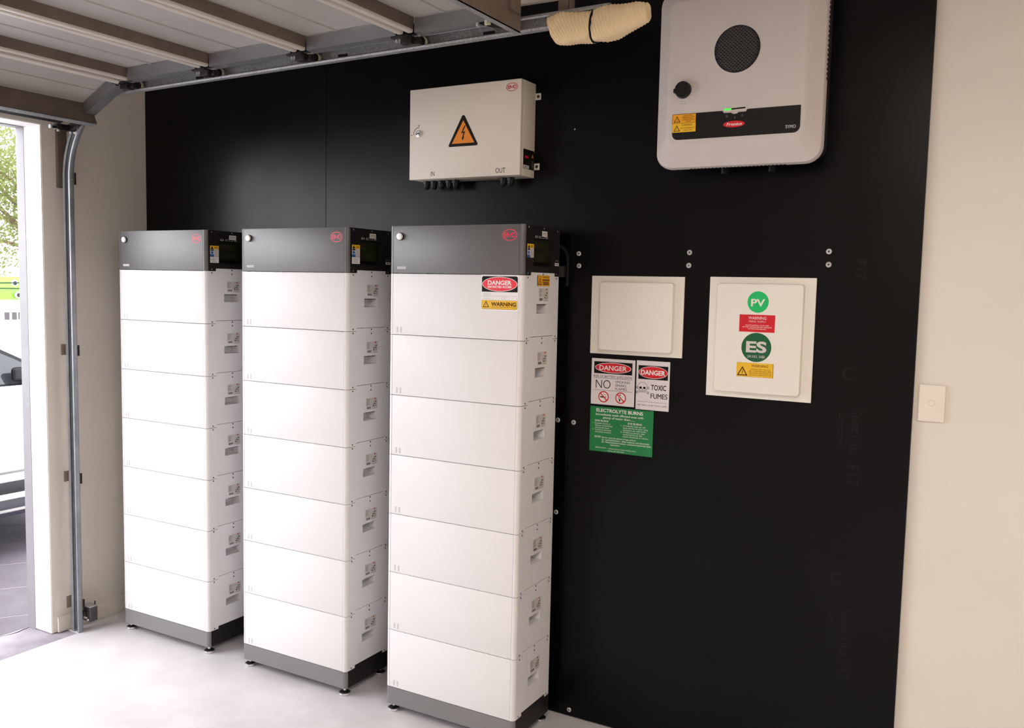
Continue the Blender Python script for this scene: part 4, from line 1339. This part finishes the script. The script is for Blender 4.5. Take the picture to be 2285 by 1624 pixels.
# ------------------------------------------------------------------ beam sensor at the foot of the track
t = root('door_sensor', (-0.231, -0.42, 0.040), 'small dark sensor box bolted to the bottom of the door track', 'sensor')
og = t.location.copy()
b = MB(); b.box(-0.264, -0.201, -0.443, -0.399, 0.040, 0.112, 'sensor_case', bev=0.006, seg=3)
b.build('case', t, og)
b = MB(); b.box(-0.266, -0.199, -0.445, -0.397, 0.1105, 0.1150, 'sensor_lid', bev=0.0018)
b.build('lid', t, og)
b = MB(); b.cyl((-0.215, -0.405, 0.1145), (-0.215, -0.405, 0.133), 0.0028, 'hinge_black', 10)
b.build('aerial', t, og)
b = MB(); b.box(-0.232, -0.224, -0.4440, -0.4425, 0.060, 0.095, 'hole_black', bev=0.0006)
b.build('lens', t, og)
for x, z, r in ((-0.238, 0.058, 0.0055), (-0.227, 0.058, 0.0050), (-0.214, 0.050, 0.0045)):
    b = MB(); b.lathe([(r, 0), (r, 0.004), (r * 0.6, 0.006)], (x, -0.443, z), (0, -1, 0), 'polished_white', 10)
    b.build('bolt', t, og)
b = MB(); b.box(-0.262, -0.238, -0.4650, -0.4430, 0.085, 0.122, 'hinge_black', bev=0.003)
b.build('mount', t, og)

# ------------------------------------------------------------------ outside
b = MB(); b.box(-40, -0.505, -40, 40, -0.16, -0.0066, 'paving_joint')
structure(b.build('ground'))
b = MB()
b.box(-0.500, -0.2205, -6.2, -0.5665, -0.10, -0.004, 'apron_concrete', bev=0.002)
b.box(-0.440, -0.2205, -0.5665, -0.4910, -0.10, -0.004, 'apron_concrete')
drive = structure(b.build('driveway'))
# diagonal paving slabs on the drive
e1, e2 = Vector((0.584, 0.812, 0)), Vector((0.812, -0.584, 0))
a0 = Vector((-0.690, -0.510, 0))
slab_mesh = None
for i in range(-9, 4):
    for j in range(-8, 8):
        c = a0 + e2 * (0.47 * i + 0.235) + e1 * (0.95 * j + (0.47 if i % 2 else 0.0) + 0.2)
        if not (-4.6 < c.x < -0.2 and -3.2 < c.y < 2.6):
            continue
        ext = 0.235 * 0.812 + 0.475 * 0.584
        if c.x - ext > -0.52:
            continue
        if c.x + ext > -0.502:      # slab cut along the apron
            b = MB(); b.box(-0.471, 0.471, -0.231, 0.231, -0.04, 0.0, 'paving', bev=0.0012, seg=1)
            bmesh.ops.transform(b.bm, matrix=Matrix.Translation((c.x, c.y, -0.005)) @ Matrix.Rotation(math.atan2(e1.y, e1.x), 4, 'Z'), verts=b.bm.verts)
            r = bmesh.ops.bisect_plane(b.bm, geom=b.bm.verts[:] + b.bm.edges[:] + b.bm.faces[:], plane_co=(-0.503, 0, 0), plane_no=(1, 0, 0), clear_outer=True)
            bmesh.ops.holes_fill(b.bm, edges=[g for g in r['geom_cut'] if isinstance(g, bmesh.types.BMEdge)])
            if len(b.bm.faces) > 4:
                b.build('paving_slab', drive)
            else:
                b.bm.free()
            continue
        if slab_mesh is None:
            b = MB(); b.box(-0.471, 0.471, -0.231, 0.231, -0.04, 0.0, 'paving', bev=0.0012, seg=1)
            o = b.build('paving_slab', drive); slab_mesh = o.data
        else:
            o = bpy.data.objects.new('paving_slab', slab_mesh); C.objects.link(o); o.parent = drive
        o.location = (c.x, c.y, -0.005); o.rotation_euler = (0, 0, math.atan2(e1.y, e1.x))
# curved crack line in the apron edge
b = MB(); pts = []
for k in range(30):
    y = -0.57 - k * 0.03
    pts.append((-0.486 + 0.008 * math.sin(k * 0.7) - 0.004 * math.sin(k * 1.9), y, -0.0042))
b.tube(pts, [0.0022 + 0.001 * math.sin(k) for k in range(30)], 'dark_gap', 5)
b.build('joint_crack', drive)

# car parked across the drive
t = root('car', (-2.5, -0.9, 0.0), 'white car with dark windows parked outside the open door', 'car')
og = t.location.copy()
XS = -1.60
def car_ring(y, zlo, zhi, half, tuck):
    xc = XS - 0.90
    pts = []
    for sx in (1, -1):
        row = [(half * 0.93, zlo), (half * 0.985, zlo + 0.05), (half, zlo + 0.20), (half, zhi - 0.22), (half * 0.985, zhi - 0.06), (half * tuck, zhi)]
        row = row if sx == 1 else row[::-1]
        pts += [(xc + sx * a, y, z) for a, z in row]
    return pts
st = [(-3.15, 0.55, 0.80, 0.60), (-3.10, 0.45, 0.98, 0.78), (-2.8, 0.42, 1.05, 0.88), (-1.5, 0.42, 1.06, 0.90), (-0.2, 0.42, 1.045, 0.90), (0.35, 0.42, 1.03, 0.90), (0.62, 0.42, 0.99, 0.89), (1.15, 0.44, 0.86, 0.84), (1.36, 0.50, 0.72, 0.66)]
b = MB(); b.loft([car_ring(y, lo, hi, hf, 0.95) for y, lo, hi, hf in st], 'car_white')
b.build('body', t, og, angle=40)
def cab_ring(y, z, half, halfb=0.87, zb=1.00):
    xc = XS - 0.90
    pts = [(xc + halfb, y, zb), (xc + half + 0.02, y, z - 0.05), (xc + half, y, z - 0.015), (xc + half * 0.85, y, z), (xc - half * 0.85, y, z), (xc - half, y, z - 0.015), (xc - half - 0.02, y, z - 0.05), (xc - halfb, y, zb)]
    return pts
def zroof(y):
    if y > -0.7:
        return 1.353 - (y + 0.011) * 0.45 if y > -0.25 else 1.46 - (y + 0.25) * 0.12 * 1 - 0.04 * max(0, (y + 0.25) + 0.45) / 0.45
    return 1.475 - max(0, -1.6 - y) * 0.12
ys = [-2.95, -2.6, -2.0, -1.6, -1.0, -0.7, -0.5, -0.25, -0.1, 0.05, 0.2, 0.4, 0.62]
b = MB(); b.loft([cab_ring(y, max(zroof(y), 1.03), 0.66 + 0.20 * max(0, (1.45 - max(zroof(y), 1.03))) ) for y in ys], 'car_white')
b.build('roof', t, og, angle=40)
def side_x(z):
    # outside of the cabin side at height z
    return XS - 0.90 + 0.87 - (z - 1.0) * 0.40
for sgn in (1,):
    b = MB()
    def sp(y, z, off):
        return (side_x(z) + off, y, z)
    up = [(-0.80, 1.395), (-0.30, 1.365), (-0.013, 1.292), (0.116, 1.222), (0.33, 1.105), (0.42, 1.055)]
    lo = [(-0.80, 1.040), (0.42, 1.040)]
    poly = [sp(y, z, 0.012) for y, z in up] + [sp(y, z, 0.012) for y, z in lo[::-1]]
    b.face(poly, 'car_trim')
    b.face([sp(y, z, -0.006) for y, z in up] + [sp(y, z, -0.006) for y, z in lo[::-1]], 'car_trim')
    b.build('window_frame', t, og, fixn=True)
    b = MB()
    up2 = [(-0.78, 1.360), (-0.30, 1.330), (-0.013, 1.262), (0.116, 1.197), (0.30, 1.098), (0.36, 1.062)]
    poly = [sp(y, z, 0.016) for y, z in up2] + [sp(y, 1.050, 0.016) for y in (0.36, -0.78)]
    b.face(poly, 'car_glass')
    b.build('side_window', t, og)
b = MB(); b.box(XS - 0.030, XS + 0.004, -2.6, 0.60, 1.032, 1.042, 'chrome', bev=0.002); b.build('belt_trim', t, og)
b = MB(); b.box(XS - 0.02, XS + 0.010, 0.055, 0.20, 1.066, 1.15, 'car_trim', bev=0.02, seg=3); b.box(XS - 0.035, XS + 0.0, 0.14, 0.19, 1.04, 1.08, 'car_trim', bev=0.01)
b.build('door_mirror', t, og)
b = MB(); b.box(XS - 0.03, XS + 0.004, -2.75, 0.55, 0.398, 0.460, 'car_trim', bev=0.006); b.build('side_cladding', t, og)
b = MB(); b.prism([(XS - 0.06, 0.366), (XS + 0.030, 0.366), (XS + 0.036, 0.372), (XS + 0.030, 0.392), (XS - 0.06, 0.396)], 1, -2.2, 0.52, 'car_white'); b.build('side_step', t, og)
b = MB(); b.box(XS - 0.01, XS + 0.0025, -2.6, 0.60, 0.516, 0.528, 'sill_shade', bev=0.001); b.build('body_crease', t, og)
b = MB(); b.box(XS - 0.12, XS - 0.004, -2.2, 0.50, 0.256, 0.362, 'car_sill', bev=0.006); b.box(XS - 0.10, XS + 0.004, -2.2, 0.50, 0.282, 0.300, 'label_grey', bev=0.004); b.build('sill', t, og)
b = MB(); b.box(XS - 1.68, XS - 0.12, -2.9, 1.0, 0.25, 0.44, 'car_trim'); b.build('underbody', t, og)
for sx in (XS - 0.13, XS - 1.67):
    for y in (0.78, -2.30):
        b = MB(); b.lathe([(0.20, -0.10), (0.32, -0.10), (0.335, -0.06), (0.335, 0.06), (0.32, 0.10), (0.20, 0.10)], (sx, y, 0.330), (1, 0, 0), 'tyre', 30)
        b.lathe([(0.20, -0.08), (0.20, 0.08), (0.05, 0.09)], (sx, y, 0.330), (1, 0, 0), 'pale_grey_print', 30)
        b.build('wheel', t, og)

# boat on the far side of the drive
XBt = -4.5
t = root('boat', (XBt - 0.8, 0.6, 0.0), 'lime green and white boat standing beyond the car', 'boat')
og = t.location.copy()
b = MB(); rings = []
for y, k in ((-4.2, 0.92), (-2.0, 1.0), (0.5, 1.0), (2.2, 1.0), (3.2, 0.72), (3.9, 0.30), (4.15, 0.06)):
    hw = 0.95 * k; xc = XBt - 0.95
    sheer = 1.680 + 0.02 * max(0, y - 1.8)
    rings.append([(xc + hw, y, sheer), (xc + hw + 0.02 * k, y, sheer - 0.09), (xc + hw, y, 1.530), (xc + hw * 0.995, y, 1.475), (xc + hw * 0.9, y, 1.0), (xc + hw * 0.6, y, 0.72), (xc, y, 0.55), (xc - hw * 0.6, y, 0.72), (xc - hw * 0.9, y, 1.0), (xc - hw * 0.995, y, 1.475), (xc - hw, y, 1.530), (xc - hw - 0.02 * k, y, sheer - 0.09), (xc - hw, y, sheer)])
n = len(rings[0])
ig, iw = b.mi('boat_green'), b.mi('boat_white')
VV = [[b.bm.verts.new(q) for q in r] for r in rings]
for ra, rb in zip(VV, VV[1:]):
    for k in range(n):
        f = b.bm.faces.new((ra[k], ra[(k + 1) % n], rb[(k + 1) % n], rb[k])); f.material_index = ig if k in (0, 1, 2, 9, 10, 11, 12) else iw
b.bm.faces.new(VV[0][::-1]); b.bm.faces.new(VV[-1])
b.build('hull', t, og, angle=30)
b = MB()
b.tube([(XBt + 0.024, -4.0, 1.560), (XBt + 0.024, 1.3, 1.622), (XBt + 0.024, 2.2, 1.640)], 0.005, 'boat_dark', 8); b.build('rope', t, og)
b = MB(); b.box(XBt + 0.0, XBt + 0.028, -4.0, 2.2, 1.576, 1.586, 'boat_dark', bev=0.003); b.build('rub_strip', t, og)
for y, z in ((1.852, 1.630), (1.885, 1.520)):
    b = MB(); b.lathe([(0.030, 0), (0.032, 0.012), (0.020, 0.022)], (XBt + 0.004, y, z), (1, 0, 0), 'boat_white', 20); b.lathe([(0.020, 0.0225), (0.016, 0.026)], (XBt + 0.004, y, z), (1, 0, 0), 'boat_dark', 16)
    b.build('rope_cleat', t, og)
p = Print()
for a in (1.758, 1.828, 1.888):
    p.rect(a, 1.292, a + (0.048 if a < 1.88 else 0.016), 1.362, 'decal_grey', 1)
p.put('hull_decal', t, Vector((XBt + 0.002, 0, 0)) - og, 'side')
for y in (-2.4, 1.2):
    b = MB(); b.box(XBt - 1.5, XBt - 0.4, y - 0.06, y + 0.06, -0.02, 0.62, 'boat_dark'); b.build('trailer_stand', t, og)

# trees beyond
def tree(x, y, zc, rad, n, label, seed):
    rnd = random.Random(seed)
    t = root('tree', (x, y, -0.02), label, 'tree', 'trees beyond the drive')
    og = t.location.copy()
    b = MB()
    b.tube([(x - 0.3, y + 1.0, -0.02), (x - 0.25, y + 0.95, 1.2), (x - 0.1, y + 0.7, zc - 0.5), (x - 0.05, y + 0.35, zc)], [0.14, 0.11, 0.06, 0.03], 'bark', 10)
    for k in range(9):
        a = rnd.uniform(0, 6.28); r = rad * rnd.uniform(0.6, 0.95)
        e = Vector((x + r * math.cos(a), y + r * math.sin(a), zc + rnd.uniform(-0.5, 0.8) * rad))
        s = Vector((x - 0.12, y + 0.72, zc - rnd.uniform(0.2, 0.6) * rad)); m_ = (s + e) / 2 + Vector((0, 0, 0.15))
        b.tube([s, m_, e], [0.035, 0.022, 0.008], 'bark', 6)
    b.build('trunk', t, og)
    b = MB()
    cl = [Vector((rnd.gauss(0, 1), rnd.gauss(0, 1), rnd.gauss(0, 0.8))).normalized() * rad * rnd.uniform(0.25, 1.0) for _ in range(60)]
    for k in range(n):
        c = cl[rnd.randrange(len(cl))] + Vector((rnd.gauss(0, 1), rnd.gauss(0, 1), rnd.gauss(0, 1))) * rad * 0.15
        p0 = Vector((x, y, zc)) + c
        if p0.z < 0.3:
            continue
        d = Vector((rnd.gauss(0, 1), rnd.gauss(0, 1), rnd.gauss(-0.5, 0.7))).normalized()
        w = d.orthogonal().normalized() * rnd.uniform(0.009, 0.016)
        w = Matrix.Rotation(rnd.uniform(0, 6.28), 3, d) @ w
        L_ = rnd.uniform(0.045, 0.085)
        b.face([p0, p0 + d * L_ * 0.45 + w, p0 + d * L_, p0 + d * L_ * 0.45 - w], 'leaf')
    stuff(b.build('foliage', t, og, fixn=False))
tree(-7.6, 3.7, 2.7, 1.35, 17000, 'leafy tree with bare branches behind the boat', 3)
tree(-10.6, 7.2, 3.3, 1.5, 11000, 'second pale leafy tree further behind the boat', 5)

for o in bpy.data.objects:
    if o.type == 'MESH' and o.parent is None and 'kind' not in o and 'label' not in o:
        print('UNTAGGED', o.name)
